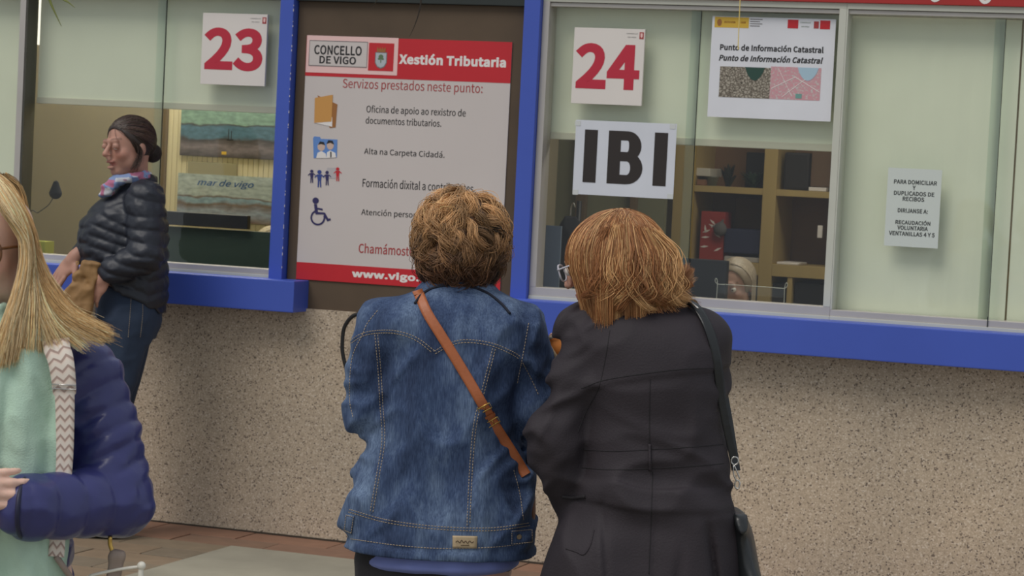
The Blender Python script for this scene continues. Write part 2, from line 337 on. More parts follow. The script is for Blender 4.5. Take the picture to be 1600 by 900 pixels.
# ------------------------------------------------------------------ implicit modelling of bodies and cloth
def noise3(p, seed=0):
    """smooth value noise, about -1..1"""
    g = np.random.default_rng(seed).uniform(-1, 1, (32, 32, 32)).astype(np.float32)
    i = np.floor(p).astype(np.int64); f = (p-i).astype(np.float32); f = f*f*(3-2*f); i &= 31; j = (i+1) & 31
    x0, y0, z0 = i.T; x1, y1, z1 = j.T; fx, fy, fz = f.T
    def L(a, b, t): return a+(b-a)*t
    return L(L(L(g[x0, y0, z0], g[x1, y0, z0], fx), L(g[x0, y1, z0], g[x1, y1, z0], fx), fy),
             L(L(g[x0, y0, z1], g[x1, y0, z1], fx), L(g[x0, y1, z1], g[x1, y1, z1], fx), fy), fz)
def sstep(a, b, x): t = np.clip((x-a)/(b-a), 0, 1); return t*t*(3-2*t)
class Field:
    def __init__(s, lo, hi, res):
        s.lo = np.array(lo, float); s.res = res; s.n = np.ceil((np.array(hi)-s.lo)/res).astype(int)+1
        s.D = np.full(s.n, 0.12, np.float32)
        s.ax = [s.lo[i]+np.arange(s.n[i])*res for i in range(3)]
    def _sl(s, lo, hi, pad):
        a = np.clip(np.floor((np.array(lo)-pad-s.lo)/s.res).astype(int), 0, s.n); b = np.clip(np.ceil((np.array(hi)+pad-s.lo)/s.res).astype(int)+1, 0, s.n)
        sl = tuple(slice(a[i], b[i]) for i in range(3))
        X = s.ax[0][sl[0]][:, None, None].astype(np.float32); Y = s.ax[1][sl[1]][None, :, None].astype(np.float32); Z = s.ax[2][sl[2]][None, None, :].astype(np.float32)
        return sl, X, Y, Z
    def _mix(s, sl, d, k, sub=False):
        D = s.D[sl]
        if D.size == 0: return
        if sub:
            h = np.clip(0.5-0.5*(D+d)/k, 0, 1); s.D[sl] = D+(-d-D)*h + k*h*(1-h)
        else:
            h = np.clip(0.5+0.5*(D-d)/k, 0, 1); s.D[sl] = D+(d-D)*h - k*h*(1-h)
    def cap(s, a, b, ra, rb, k=0.015, sub=False, flat=None):
        a = np.array(a, float); b = np.array(b, float); R = max(ra, rb)
        sl, X, Y, Z = s._sl(np.minimum(a, b)-R, np.maximum(a, b)+R, 0.04)
        ba = b-a; bb = ba @ ba+1e-12
        t = np.clip(((X-a[0])*ba[0]+(Y-a[1])*ba[1]+(Z-a[2])*ba[2])/bb, 0, 1)
        d = np.sqrt((X-a[0]-t*ba[0])**2+(Y-a[1]-t*ba[1])**2+(Z-a[2]-t*ba[2])**2)-(ra+(rb-ra)*t)
        s._mix(sl, d, k, sub); return s
    def chain(s, pts, rs, k=0.012):
        for i in range(len(pts)-1): s.cap(pts[i], pts[i+1], rs[i], rs[i+1], k if i else 0.02)
        return s
    def ell(s, c, r, R=None, k=0.012, sub=False):
        c = np.array(c, float); r = np.array(r, float); M = r.max()
        sl, X, Y, Z = s._sl(c-M, c+M, 0.035); x, y, z = X-c[0], Y-c[1], Z-c[2]
        if R is not None:
            R = np.asarray(R); q = [x*R[0, i]+y*R[1, i]+z*R[2, i] for i in range(3)]
        else: q = [x, y, z]
        k0 = np.sqrt(sum((q[i]/r[i])**2 for i in range(3))); k1 = np.sqrt(sum((q[i]/r[i]**2)**2 for i in range(3)))+1e-6
        s._mix(sl, k0*(k0-1)/k1, k, sub); return s
    def loft(s, st, k=0.015, n=2.4, sub=False, rnd=0.004):
        """st: rows (z, xc, yc, rx, ry) from low to high"""
        st = np.array(sorted(st, key=lambda r: r[0]), float); zz = np.linspace(st[0, 0], st[-1, 0], 300)
        sm = spline(st, 600); tab = np.stack([np.interp(zz, sm[:, 0], sm[:, i]) for i in range(1, 5)], 1)
        lo = [(tab[:, 0]-tab[:, 2]).min(), (tab[:, 1]-tab[:, 3]).min(), zz[0]]; hi = [(tab[:, 0]+tab[:, 2]).max(), (tab[:, 1]+tab[:, 3]).max(), zz[-1]]
        sl, X, Y, Z = s._sl(lo, hi, 0.04); zf = Z.ravel()
        c = [np.interp(zf, zz, tab[:, i])[None, None, :].astype(np.float32) for i in range(4)]
        q = (np.abs((X-c[0])/c[2])**n+np.abs((Y-c[1])/c[3])**n)**(1/n)
        d = (q-1)*np.minimum(c[2], c[3]); e = np.maximum(Z-zz[-1], zz[0]-Z)
        h = np.clip(0.5-0.5*(e-d)/rnd, 0, 1); d = e+(d-e)*h+rnd*h*(1-h)
        s._mix(sl, d, k, sub); return s
    def box(s, c, h, R=None, rd=0.004, k=0.004, sub=False):
        c = np.array(c, float); h = np.array(h, float); M = np.linalg.norm(h)
        sl, X, Y, Z = s._sl(c-M, c+M, 0.02); x, y, z = X-c[0], Y-c[1], Z-c[2]
        if R is not None: R = np.asarray(R); q = [x*R[0, i]+y*R[1, i]+z*R[2, i] for i in range(3)]
        else: q = [x, y, z]
        a = [np.abs(q[i])-(h[i]-rd) for i in range(3)]
        d = np.sqrt(sum(np.maximum(v, 0)**2 for v in a))+np.minimum(np.maximum(np.maximum(a[0], a[1]), a[2]), 0)-rd
        s._mix(sl, d, k, sub); return s
    def disp(s, fn, band=0.035):
        i = np.nonzero(np.abs(s.D) < band); p = np.stack([s.ax[k][i[k]] for k in range(3)], 1)
        s.D[i] += fn(p).astype(np.float32); return s
    def mesh(s, smooth=1):
        D = s.D.copy(); D[0] = D[-1] = 0.1; D[:, 0] = D[:, -1] = 0.1; D[:, :, 0] = D[:, :, -1] = 0.1
        for _ in range(smooth):
            for ax in range(3): D = (np.roll(D, 1, ax)+2*D+np.roll(D, -1, ax))/4
        g = openvdb.FloatGrid(0.12); g.copyFromArray(D); p, q = g.convertToQuads(0.0)
        return np.asarray(p, float)*s.res+s.lo, np.asarray(q)
def ridges(p, freq, amp, seed, sharp=2.0, warp=0.35):
    q = p*np.array(freq); q = q + warp*np.stack([noise3(q*0.7, seed+50+i) for i in range(3)], 1)
    n = noise3(q, seed); return amp*(np.abs(n)**(1/sharp)*2-1.0)

# a person's own frame: x to the right, y away, z up as seen from the camera's side; built where it stands
FH = np.array([_sy, _cy, 0.0]); RH = np.array([_cy, -_sy, 0.0])
class Fig:
    def __init__(s, px, py, depth):
        s.depth = depth; s.x0 = 0.0; s.x0 = s(px, py, 0)[0]
        o = CAM+FH*depth+RH*s.x0; s.loc = (float(o[0]), float(o[1]), 0.0); s.bvh = None
    def __call__(s, px, py, dy=0.0):
        d = ray(px, py); t = (s.depth+dy)/(d @ FH); p = d*t
        return np.array([p @ RH-s.x0, dy, p[2]+CAM[2]])
    def root(s, name, label, cat, group=None): return empty(name, s.loc, -YAW, label, cat, group)
    def surf(s, V, Q): s.bvh = BVHTree.FromPolygons([tuple(v) for v in V], [tuple(int(i) for i in q) for q in Q])
    def on(s, px, py, lift=0.0, guess=-0.1):
        """the point of the built garment seen at a place of the photo, lifted off the surface"""
        c = (CAM-np.array(s.loc)); c = Vector((c @ RH, c @ FH, c[2])); t = Vector(s(px, py, 0.0)); d = (t-c).normalized()
        h = s.bvh.ray_cast(c, d)
        if h[0] is None: return None
        return np.array(h[0]) - np.array(d)*lift
    def line(s, pts, n=60, lift=0.001):
        out = [s.on(x, y, lift) for x, y in spline(pts, n)]; return np.array([o for o in out if o is not None])
def dashes(name, lines, m, parent, dash=0.005, gap=0.0025, r=0.0007):
    L = []
    for P in lines:
        if len(P) < 3: continue
        s_ = np.concatenate([[0], np.cumsum(np.linalg.norm(np.diff(P, axis=0), axis=1))]); t = 0.0
        while t+dash < s_[-1]:
            tt = np.linspace(t, t+dash, 3); L.append(np.stack([np.interp(tt, s_, P[:, i]) for i in range(3)], 1)); t += dash+gap
    return tubes(name, L, r, m, parent, sides=4)
def strands(P, r, col, taper=0.35):
    """P (S,n,3) -> 3-sided hair tubes: verts, quads, colours"""
    S, n, _ = P.shape; T = np.gradient(P, axis=1); T /= np.linalg.norm(T, axis=2, keepdims=True)+1e-9
    ref = np.array([0.3, -0.8, 0.5]); A = np.cross(T, ref); A /= np.linalg.norm(A, axis=2, keepdims=True)+1e-9; B = np.cross(T, A)
    rr = (r*(1-(1-taper)*np.linspace(0, 1, n)**2))[None, :, None] * np.ones((S, 1, 1))
    V = np.stack([P+rr*(A*math.cos(a)+B*math.sin(a)) for a in (0, 2*PI/3, 4*PI/3)], 2)     # S,n,3,3
    idx = np.arange(S*n*3).reshape(S, n, 3); a = idx[:, :-1]; b = idx[:, 1:]
    Q = np.stack([a, np.roll(a, -1, 2), np.roll(b, -1, 2), b], -1).reshape(-1, 4)
    C = np.repeat(col.reshape(S, 1, 3) if col.ndim == 2 else col, n, 1) if col.ndim == 2 else col
    C = np.repeat(C[:, :, None, :], 3, 2).reshape(-1, 3)
    return V.reshape(-1, 3), Q, C
def join(parts):
    V, Q, C = [], [], []; o = 0
    for v, q, c in parts: V.append(v); Q.append(np.asarray(q)+o); C.append(np.broadcast_to(c, (len(v), 3))); o += len(v)
    return np.concatenate(V), np.concatenate(Q), np.concatenate(C)
def frame(fwd, roll=0.0):
    """head matrix: columns right, forward, up"""
    f = np.array(fwd, float); f /= np.linalg.norm(f); r = np.cross(f, [0, 0, 1]); r /= np.linalg.norm(r); u = np.cross(r, f)
    r2 = r*math.cos(roll)+u*math.sin(roll); u2 = -r*math.sin(roll)+u*math.cos(roll); return np.stack([r2, f, u2], 1)
def head_sdf(F, c, R, s=1.0, mouth=0.0, lids=0.0, female=True):
    P = lambda x, y, z: np.array(c)+R @ (np.array([x, y, z])*s)
    E = lambda x, y, z, a, b, d, k=0.012, sub=False: F.ell(P(x, y, z), (a*s, b*s, d*s), R, k*s, sub)
    E(0, -0.015, 0.03, .074, .092, .083); E(0, .022, -.03, .056, .062, .076, .02); E(0, .058, -.090, .026, .024, .018, .018)
    for q in (-1, 1):
        E(q*.048, .02, -.058, .016, .03, .03, .02); E(q*.036, .056, -.026, .02, .022, .02, .016)
        E(q*.075, -.008, -.008, .008, .017, .028, .006)
    F.cap(P(-.032, .083, .026), P(.032, .083, .026), .010*s, .010*s, .012*s)
    for q in (-1, 1): E(q*.031, .100, .006, .018, .017, .011, .010, True)
    for q in (-1, 1): E(q*.031, .0835, .0075 if not lids else .006, .0155, .0125+.0005*lids, .0065+.0022*lids, .003)
    F.cap(P(0, .086, .014), P(0, .112, -.022), .0075*s, .0115*s, .008*s)
    for q in (-1, 1): E(q*.0115, .101, -.026, .007, .008, .006, .004)
    E(0, .090, -.0505, .022, .012, .006, .005); E(0, .088, -.0625-.01*mouth, .019, .012, .007, .005)
    if mouth: E(0, .104, -.0565-.004*mouth, .016, .016, .004+.005*mouth, .003, True)
    return P
def paint_face(V, c, R, s, skin, lip=(0.45, 0.16, 0.14), brow=(0.10, 0.06, 0.04), dark_eye=True):
    L = (V-np.array(c)) @ R/s; C = np.tile(np.array(skin, float), (len(V), 1))
    C *= (1+0.06*noise3(V*40, 5))[:, None]
    def mixc(m, col):
        nonlocal C; m = m[:, None]; C = C*(1-m)+np.array(col)*m
    near = np.linalg.norm(L, axis=1) < 0.16
    for q in (-1, 1):
        ch = np.exp(-(((L[:, 0]-q*.038)/.02)**2+((L[:, 2]+.026)/.02)**2))*(L[:, 1] > .02)*near; mixc(ch*.4, (skin[0]*1.0, skin[1]*.62, skin[2]*.58))
        by = .030+.004*np.cos((L[:, 0]-q*.03)*60); br = np.exp(-((L[:, 2]-by)/.0035)**2)*(np.abs(L[:, 0]-q*.032) < .02)*(L[:, 1] > .06)*near; mixc(br*.62, brow)
        if dark_eye:
            ey = np.exp(-((L[:, 2]-.0095)/.0016)**2)*(np.abs(L[:, 0]-q*.031) < .014)*(L[:, 1] > .07)*near; mixc(ey*.55, brow)
    lp = np.exp(-((L[:, 0]/.02)**4+((L[:, 2]+.057)/.0115)**4))*(L[:, 1] > .07)*near; mixc(lp*.8, lip)
    ns = np.exp(-(((L[:, 1]-.112)/.02)**2+((L[:, 2]+.024)/.014)**2+(L[:, 0]/.02)**2)); mixc(ns*.25, (skin[0]*1.05, skin[1]*.7, skin[2]*.62))
    return np.clip(C, 0, 1)
def eyes(fig_root, c, R, s, iris=(0.16, 0.10, 0.06)):
    u = np.linspace(0, PI, 13); w_ = np.linspace(0, 2*PI, 20, endpoint=False)
    pts = np.array([[math.sin(a)*math.cos(b), math.cos(a), math.sin(a)*math.sin(b)] for a in u for b in w_])*.0120
    col = np.array([[.015, .012, .01] if a < .22 else (list(iris) if a < .5 else [.75, .70, .66]) for a in u for b in w_])
    Q = [(i*20+j, i*20+(j+1) % 20, (i+1)*20+(j+1) % 20, (i+1)*20+j) for i in range(12) for j in range(20)]
    for q in (-1, 1): np_mesh('eye', np.array(c)+((pts+np.array([q*.031, .0835, .0055]))*s)@R.T, Q, MAT_EYE, fig_root, True, col)
def hand_sdf(F, wrist, fwd, palm, side, curl=0.5, s=1.0, spread=0.12, thumb=0.6):
    """wrist point, finger direction, palm normal (the side the fingers curl to), side = thumb direction sign"""
    f = np.array(fwd, float); f /= np.linalg.norm(f); n = np.array(palm, float); n -= f*(n @ f); n /= np.linalg.norm(n); t = np.cross(f, n)*side
    w0 = np.array(wrist, float); R = np.stack([t, f, n], 1)
    F.ell(w0+f*.045*s, (.040*s, .052*s, .016*s), R, .012); F.cap(w0-f*.03*s, w0+f*.02*s, .024*s, .026*s, .015)
    for i, (off, L, r) in enumerate(((.030, .070, .0088), (.0105, .078, .0092), (-.0095, .073, .0087), (-.0285, .058, .0078))):
        p = w0+(f*.085+t*off*1.0)*s - f*abs(i-1)*.004*s; d = f+t*off*spread*12; d /= np.linalg.norm(d); a = 0.0
        for j, (fr, rr) in enumerate(((.45, 1), (.31, .93), (.24, .82))):
            a += curl*(0.55, .8, .55)[j]; v = d*math.cos(a)+n*math.sin(a); q = p+v*L*fr*s
            F.cap(p, q, r*rr*s, r*rr*.93*s, .0035 if j else .006); p = q
    p = w0+(f*.02+t*.032)*s; a = thumb
    for j, (L, r) in enumerate(((.038, .012), (.030, .0105), (.024, .009))):
        v = f*math.cos(.75-.2*j)+t*math.sin(.75-.2*j)*(1-.3*j)+n*a*(.35+.3*j); v /= np.linalg.norm(v); q = p+v*L*s
        F.cap(p, q, r*s, r*.93*s, .007 if j == 0 else .004); p = q
def ellip_paths(c, R, rad, d0, d1, n):
    """arcs over an ellipsoid from direction d0 to d1 (S,3 each, head frame)"""
    d0 = d0/np.linalg.norm(d0, axis=1)[:, None]; d1 = d1/np.linalg.norm(d1, axis=1)[:, None]
    om = np.arccos(np.clip((d0*d1).sum(1), -1, 1))[:, None, None]; t = np.linspace(0, 1, n)[None, :, None]
    d = (np.sin((1-t)*om)*d0[:, None]+np.sin(t*om)*d1[:, None])/(np.sin(om)+1e-9)
    return d
def vary(col, S, amt=0.15, seed=1):
    r = np.random.default_rng(seed); return np.clip(np.array(col)[None]*(1+r.normal(0, amt, (S, 1)))+r.normal(0, .004, (S, 3)), 0.002, 1)
MAT_EYE = mat_tone('eyeball', 0.15, 0.6)
MAT_SKIN = mat_tone('skin', 0.5, 0.4, sss=0.12, bump=0.12, bscale=260)
MAT_HAIR = mat_tone('hair', 0.42, 0.55)
# ================================================================== THE SETTING
def struct(o): o['kind'] = 'structure'; return o
# ground: bedding below, tiles laid one by one along the wall, one large grey slab
struct(box('ground', -14, 14, -16, 0.0, -0.10, -0.012, mat('mortar_bed', (104, 92, 78), 0.9, var=0.1, vscale=9), bev=0))
paving = struct(empty('floor', (0, 0, 0)))
tile_mats = [mat('clay_tile', c, 0.6, var=0.10, vscale=12, bump=0.15, bscale=50) for c in ((140, 104, 84), (132, 100, 82), (146, 108, 86), (128, 100, 82))]
tile_grey = [mat('worn_tile', c, 0.65, var=0.10, vscale=12, bump=0.15, bscale=50) for c in ((128, 112, 92), (122, 108, 90), (134, 114, 92))]
tile_me = []
for k, m in enumerate(tile_mats+tile_grey):
    bm = bmesh.new(); add_box(bm, -0.207, 0.207, -0.094, 0.094, -0.03, 0.0, 0.003); me = bpy.data.meshes.new('tile'); bm.to_mesh(me); bm.free(); me.materials.append(m); tile_me.append(me)
for j in range(8):
    y = -0.10 - j*0.195; short = y < -0.42
    for i in range(5 if short else 20):
        half = short and j % 2 and i == 0
        x = (-1.08 if half else -1.184+(.21 if j % 2 else 0) - i*0.42) if short else -4.2 + i*0.42 + (0.21 if j % 2 else 0)
        k = rnd.choice([0, 1, 3]) if j < 2 else rnd.choice([4, 5, 6])
        o = bpy.data.objects.new('tile', tile_me[k]); COL.objects.link(o); o.parent = paving
        o.scale.x = .49 if half else 1.0; o.location = (x, y, rnd.uniform(-.0015, .001)); o.rotation_euler = (0, 0, rnd.uniform(-.004, .004))
box('paving_slab', -0.97, 6.0, -9.0, -0.395, -0.03, 0.004, mat('grey_slab', (148, 142, 126), 0.85, var=0.07, vscale=6, bump=0.2, bscale=120), paving, bev=0.004)

# granite base wall under the counters
gw = struct(box('wall_base', -6.0, 6.0, 0.0, 0.20, -0.05, 0.985, MT['granite'], bev=0))
box('wall_footing_joint', -6.0, 6.0, -0.004, 0.004, -0.02, 0.006, mat('dark_joint', (66, 56, 46), 0.9), gw, bev=0)
# brown panel between the two windows, and the recess above
bp_ = struct(box('wall_panel', -0.965, 0.072, 0.015, 0.075, 0.983, 2.296, MT['brown'], bev=0))
struct(box('trim_1', -0.965, 0.072, -0.01, 0.10, 2.297, 2.42, mat('dark_soffit', (38, 44, 42), 0.6), bev=0.002))
# blue posts
struct(box('trim_2', -1.033, -0.970, -0.030, 0.09, 1.10, 2.9, MT['blue'], bev=0.003))
struct(box('trim_3', 0.075, 0.146, -0.030, 0.09, 1.09, 2.9, MT['blue'], bev=0.003))
# chipped white paint along the posts' edges
for X, zz in ((-0.9715, [2.28-k*.036+rnd.uniform(-.015, .015) for k in range(32)]),):
    polys = []
    for z in zz:
        h = rnd.uniform(.004, .014); polys.append([(X, z), (X+.0022, z+.002), (X+.0022, z+h*.6), (X+.0006, z+h)])
    flats('paint_chips', polys, -0.0308, MT['paper'], bpy.data.objects['trim_2'], th=0.003)['kind'] = 'stuff'
# blue sills: front faces stand out 13 cm from the granite
def sill(name, x0, x1, z0, z1):
    bm = bmesh.new(); add_box(bm, x0, x1, -0.13, 0.09, z0, z1, 0.004); o = struct(bm_obj(name, bm, MT['blue'])); return o
XL = W(459, 460, -0.13)[0]; ZLt, ZLb = W(459, 439.5, -0.13)[1], W(459, 489, -0.13)[1]
sill('trim_4', -6.0, XL, ZLb, ZLt)
ZRt, ZRb = W(1400, 509.5, -0.13)[1], W(1400, 566.5, -0.13)[1]
sill('trim_5', 0.05, 6.0, ZRb, ZRt)
print('sills', XL, ZLt, ZLb, ZRt, ZRb)
# fascia sign above the right window
fs = struct(box('trim_6', 0.15, 6.0, -0.012, 0.05, 2.343, 2.62, MT['redsign'], bev=0.002))
for px in (1461, 1539):                                     # only the tails of the fascia's letters come into the picture
    x, z = W(px, 3 if px > 1500 else 0, -0.013)
    pts = spline([(x-.018, z+.012), (x-.004, z-.001), (x+.014, z+.006), (x+.018, z+.03), (x+.016, z+.07)], 12)
    bm = bmesh.new(); T = np.gradient(pts, axis=0); T /= np.linalg.norm(T, axis=1)[:, None]; nn = np.stack([-T[:, 1], T[:, 0]], 1)*.007
    poly = [tuple(p) for p in pts-nn]+[tuple(p) for p in (pts+nn)[::-1]]; bm.free()
    flat('letter_tail', poly, -0.0135, MT['white'], fs, 0.002)

# ------------------------------------------------------------------ windows: frames, panes, blinds
GY = 0.045                                                   # glass depth
Zb, Zt = 1.143, 2.295
def frame_window(name, x0, x1, jl, jr, m_jl, m_jr, zb=1.10, zt=2.343, joins=(), rail=0.048, top=0.024, mat_rail=None):
    r = struct(empty(name, ((x0+x1)/2, 0, zb))); px, pz = (x0+x1)/2, zb
    def B(nm, a, b, y0, y1, c, d, m, bev=0.0015): return box(nm, a-px, b-px, y0, y1, c-pz, d-pz, m, r, bev)
    B('bottom_rail', x0, x1, 0.0, 0.09, zb-.02, zb+rail, mat_rail or MT['alu'])
    B('rail_track', x0, x1, -0.006, 0.0, zb-.005, zb+.010, MT['alu_white'])
    B('top_rail', x0, x1, 0.0, 0.09, zt-top, zt, MT['alu_white'])
    B('top_track', x0, x1, 0.010, 0.09, zt-top-.018, zt-top-.002, MT['alu'])
    if jl: B('jamb', x0, x0+jl, -.001, 0.088, zb+rail, zt-top, m_jl)
    if jr: B('jamb', x1-jr, x1, -.001, 0.088, zb+rail, zt-top, m_jr)
    xs = [x0+jl]+list(joins)+[x1-jr]
    for i in range(len(xs)-1):
        a, b = xs[i], xs[i+1]; y = GY+(0.014 if i % 2 else 0)
        B('pane', a-(0.02 if i else -.001), b+(0.022 if i+1 < len(xs)-1 else -.001), y, y+.006, zb+rail-.002, zt-top-.004, MT['glass'], 0)
        if i+1 < len(xs)-1:
            B('pane_edge', b+.020, b+.0215, y-.002, y+.0075, zb+rail, zt-top-.02, MT['seal'], 0)
            B('pane_overlap_strip', b-.020, b+.019, y-.0012, y-.0002, zb+rail, zt-top-.02, MT['edge'], 0)
    return r
frame_window('window_1', -5.95, -2.300, 0.06, 0.030, MT['alu_dark'], MT['alu'], zb=1.108, joins=(), rail=0.03)
box('mullion_dark_side', 1.8253, 1.8310, 0.002, 0.085, 0.0, 1.21, MT['alu_dark'], bpy.data.objects['window_1'])
frame_window('window_2', -2.293, -1.033, 0.004, 0.0, MT['alu_dark'], MT['alu'], zb=1.108, joins=(-1.640,), rail=0.034)
frame_window('window_3', 0.147, 1.415, 0.029, 0.029, MT['alu'], MT['alu_white'], zb=1.098, joins=(0.790,), rail=0.046)
frame_window('window_4', 1.4155, 5.2, 0.006, 0.03, MT['alu_white'], MT['alu_white'], zb=1.098, joins=(2.010, 3.2, 4.1), rail=0.036)
box('pane_stop', 0.0, .004, -.004, 0.0, 0, .05, MT['seal'], bpy.data.objects['window_4'], 0).location = (2.035-3.308, 0, 0.0)

def blind(label, x0, x1, zb, zt, y=0.13, bar=True, group='roller blinds behind the glass'):
    r = empty('roller_blind', ((x0+x1)/2, y, zb), 0, label, 'blind', group); h = (x1-x0)/2
    n = 60; V = []; Q = []
    for i in range(n+1):
        x = -h+2*h*i/n
        for z in (0.0, zt-zb): V.append((x, 0.0006*math.sin(i*.9)+.0004*math.sin(i*2.3), z))
    V += [(v[0], v[1]+.0015, v[2]) for v in V]; m_ = 2*(n+1)
    for i in range(n): a = 2*i; Q += [(a, a+2, a+3, a+1), (m_+a+1, m_+a+3, m_+a+2, m_+a)]
    np_mesh('blind_cloth', V, Q, MT['blind'], r)
    if bar: box('bottom_bar', -h, h, -.006, .008, -.008, .022, MT['blind_bar'], r, 0.003)
    return r
yb = 0.10
blind('pale green roller blind lowered all the way behind the far left pane', -5.9, -2.335, 1.13, 2.34, yb, False)
blind('pale green roller blind pulled halfway down between the dark frame and the left blue post', W(57, 159, yb)[0]+.004, -0.99, W(250, 167, yb)[1], 2.34, yb)
blind('pale green roller blind pulled halfway down above the shelving unit', W(854, 205, yb)[0], 1.378, W(1078, 224, yb)[1], 2.34, yb)
blind('pale green roller blind lowered fully behind the small notice on the right', 1.384, 2.085, 1.13, 2.30, yb, False)
blind('pale green roller blind lowered fully at the right end beyond the pane joint', 2.092, 5.1, 1.13, 2.30, yb+.004, False)

# ------------------------------------------------------------------ the office behind the glass
struct(box('wall_back', -6.0, 6.0, 3.4, 3.5, 0, 2.9, MT['roomwall'], bev=0))
struct(box('wall_left', -6.1, -6.0, 0.0, 3.5, -0.05, 2.9, MT['roomwall'], bev=0))
struct(box('wall_right', 6.0, 6.1, 0.0, 3.5, -0.05, 2.9, MT['roomwall'], bev=0))
struct(box('ceiling', -6.1, 6.1, 0.11, 3.5, 2.9, 3.0, MT['roomwall'], bev=0))
struct(box('wall_front_upper', -6.1, 6.1, 0.09, 0.20, 2.42, 2.95, MT['brown'], bev=0))
struct(box('wall_front_middle', -0.965, 0.072, 0.076, 0.20, 0.985, 2.42, MT['brown'], bev=0))
struct(box('trim_7', -6.0, -0.965, -0.02, 0.09, 2.343, 2.62, MT['alu_white'], bev=0.002))
struct(box('wall_fascia', -6.1, 6.1, 0.0, 0.09, 2.62, 3.0, MT['brown'], bev=0))
struct(box('floor_office', -6.0, 6.0, 0.20, 3.5, -0.05, 0.0, MT['officefloor'], bev=0))
struct(box('wall_partition', -0.5, -0.42, 0.20, 3.4, 0.0, 2.9, MT['roomwall'], bev=0))
# left office: beige partition and cream panel close behind the counter
yp = 1.25
xa, xb_, xc = -3.6, W(251, 300, yp)[0], W(259, 300, yp)[0]
struct(box('wall_screen', xa, xb_, yp, yp+.04, 0, 2.85, mat('beige_screen', (150, 140, 114), 0.85, var=0.06, vscale=2.5), bev=0.001))
struct(box('trim_8', xb_, xc, yp-.02, yp+.04, 0, 2.85, MT['bronze'], bev=0.002))
cp = struct(empty('wall_cream', (xc, yp, 0)))
xe = -0.50
n = int((xe-xc)/0.028)
sl_me = None
for i in range(n):
    if sl_me is None:
        bm = bmesh.new(); add_box(bm, 0.0008, 0.0272, -0.004, 0.012, 0, 2.85, 0.002); sl_me = bpy.data.meshes.new('slat'); bm.to_mesh(sl_me); bm.free(); sl_me.materials.append(MT['cream'])
    o = bpy.data.objects.new('slat', sl_me); COL.objects.link(o); o.parent = cp; o.location = (i*.028, 0, 0)
box('backing', 0, xe-xc, 0.012, 0.03, 0, 2.85, MT['cream'], cp, 0)
# two posters
def poster_pic(label, corners, m, y, lines=None):
    (x0, z1), (x1, z0) = W(*corners[0], y), W(*corners[1], y)
    r = empty('picture_poster', (x0, y, z0), 0, label, 'poster', None)
    box('picture_print', 0, x1-x0, -0.002, 0.0, 0, z1-z0, m, r, 0); return r, x1-x0, z1-z0
yq = yp-.012
r, w_, h_ = poster_pic('upper seascape poster with dark blue water and a far shore', ((284, 171), (431, 250)), m_paint_sea('seascape_print', (128, 158, 140), (78, 112, 128), (124, 112, 112), (70, 64, 60), 0.70, 1), yq)
x, z = (W(350, 239, yq)[0]-r.location.x, W(350, 239, yq)[1]-r.location.z)
flat('print_label', rect(x-.012, x+.014, z-.008, z+.007), -.0028, MT['gold'], r, .0004)
M3 = [flats('print_boats', [rect(w_*.50, w_*.508, h_*.40, h_*.62), rect(w_*.53, w_*.537, h_*.40, h_*.58), [(w_*.48, h_*.40), (w_*.56, h_*.40), (w_*.55, h_*.37), (w_*.49, h_*.37)]], -.0028, MT['ink'], r, .0004)]
r, w_, h_ = poster_pic('lower poster of a rocky coast with blue handwritten words', ((279, 270), (428, 352)), m_paint_sea('coast_print', (170, 180, 172), (140, 164, 172), (150, 160, 168), (118, 98, 82), 0.50, 2), yq)
text('mar de vigo', w_*.20, w_*.78, h_*.72, h_*.90, -.0028, mat('blue_script', (40, 86, 140), 0.6), r, bold=0.004, shear=0.35)
box('beige_card', 0, 1, 0, 1, 0, 1, MT['roomwall'], None, 0)
o = bpy.data.objects['beige_card']; (x0, z1), (x1, z0) = W(294, 252, yq), W(369, 276, yq)
o.scale = (x1-x0, .002, z1-z0); o.location = (x0, yq-.001, z0); tag(o, 'plain olive beige card between the two posters', 'card'); o.data.materials.clear(); o.data.materials.append(mat('olive_card', (150, 142, 108), 0.7))
# black ledge and green board behind the counter
yg = 0.23
(x0, z1), (x1, z0) = W(250, 350, yg), W(440, 430, yg); gb_ = empty('green_board', (x0, yg+.035, 0), 0, 'dark green board with a black ledge standing behind the left window', 'board')
box('panel', 0, x1-x0, 0, .022, 0, W(300, 356, yg)[1], MT['greenb'], gb_, .002)
(xa_, z1), (xb2, z0) = W(251, 329, yg), W(386, 355, yg); box('black_ledge', xa_-x0, xb2-x0, -.035, -.001, z0-.01, z1, MT['black'], gb_, .004)
def desk_thing(label, x0, x1):
    r = empty('office_desk', ((x0+x1)/2, 0.5, 0), 0, label, 'desk'); h = (x1-x0)/2
    box('desktop', -h, h, -.28, .36, .71, .74, MT['wood'], r, .003)
    for sx in (-1, 1):
        for yy in (-.25, .32): box('leg', sx*(h-.05)-.02, sx*(h-.05)+.02, yy-.02, yy+.02, 0, .71, MT['alu'], r, .002)
desk_thing('office desk behind the left window', -3.2, -1.75); desk_thing('office desk behind the right window', 0.1, 2.6)
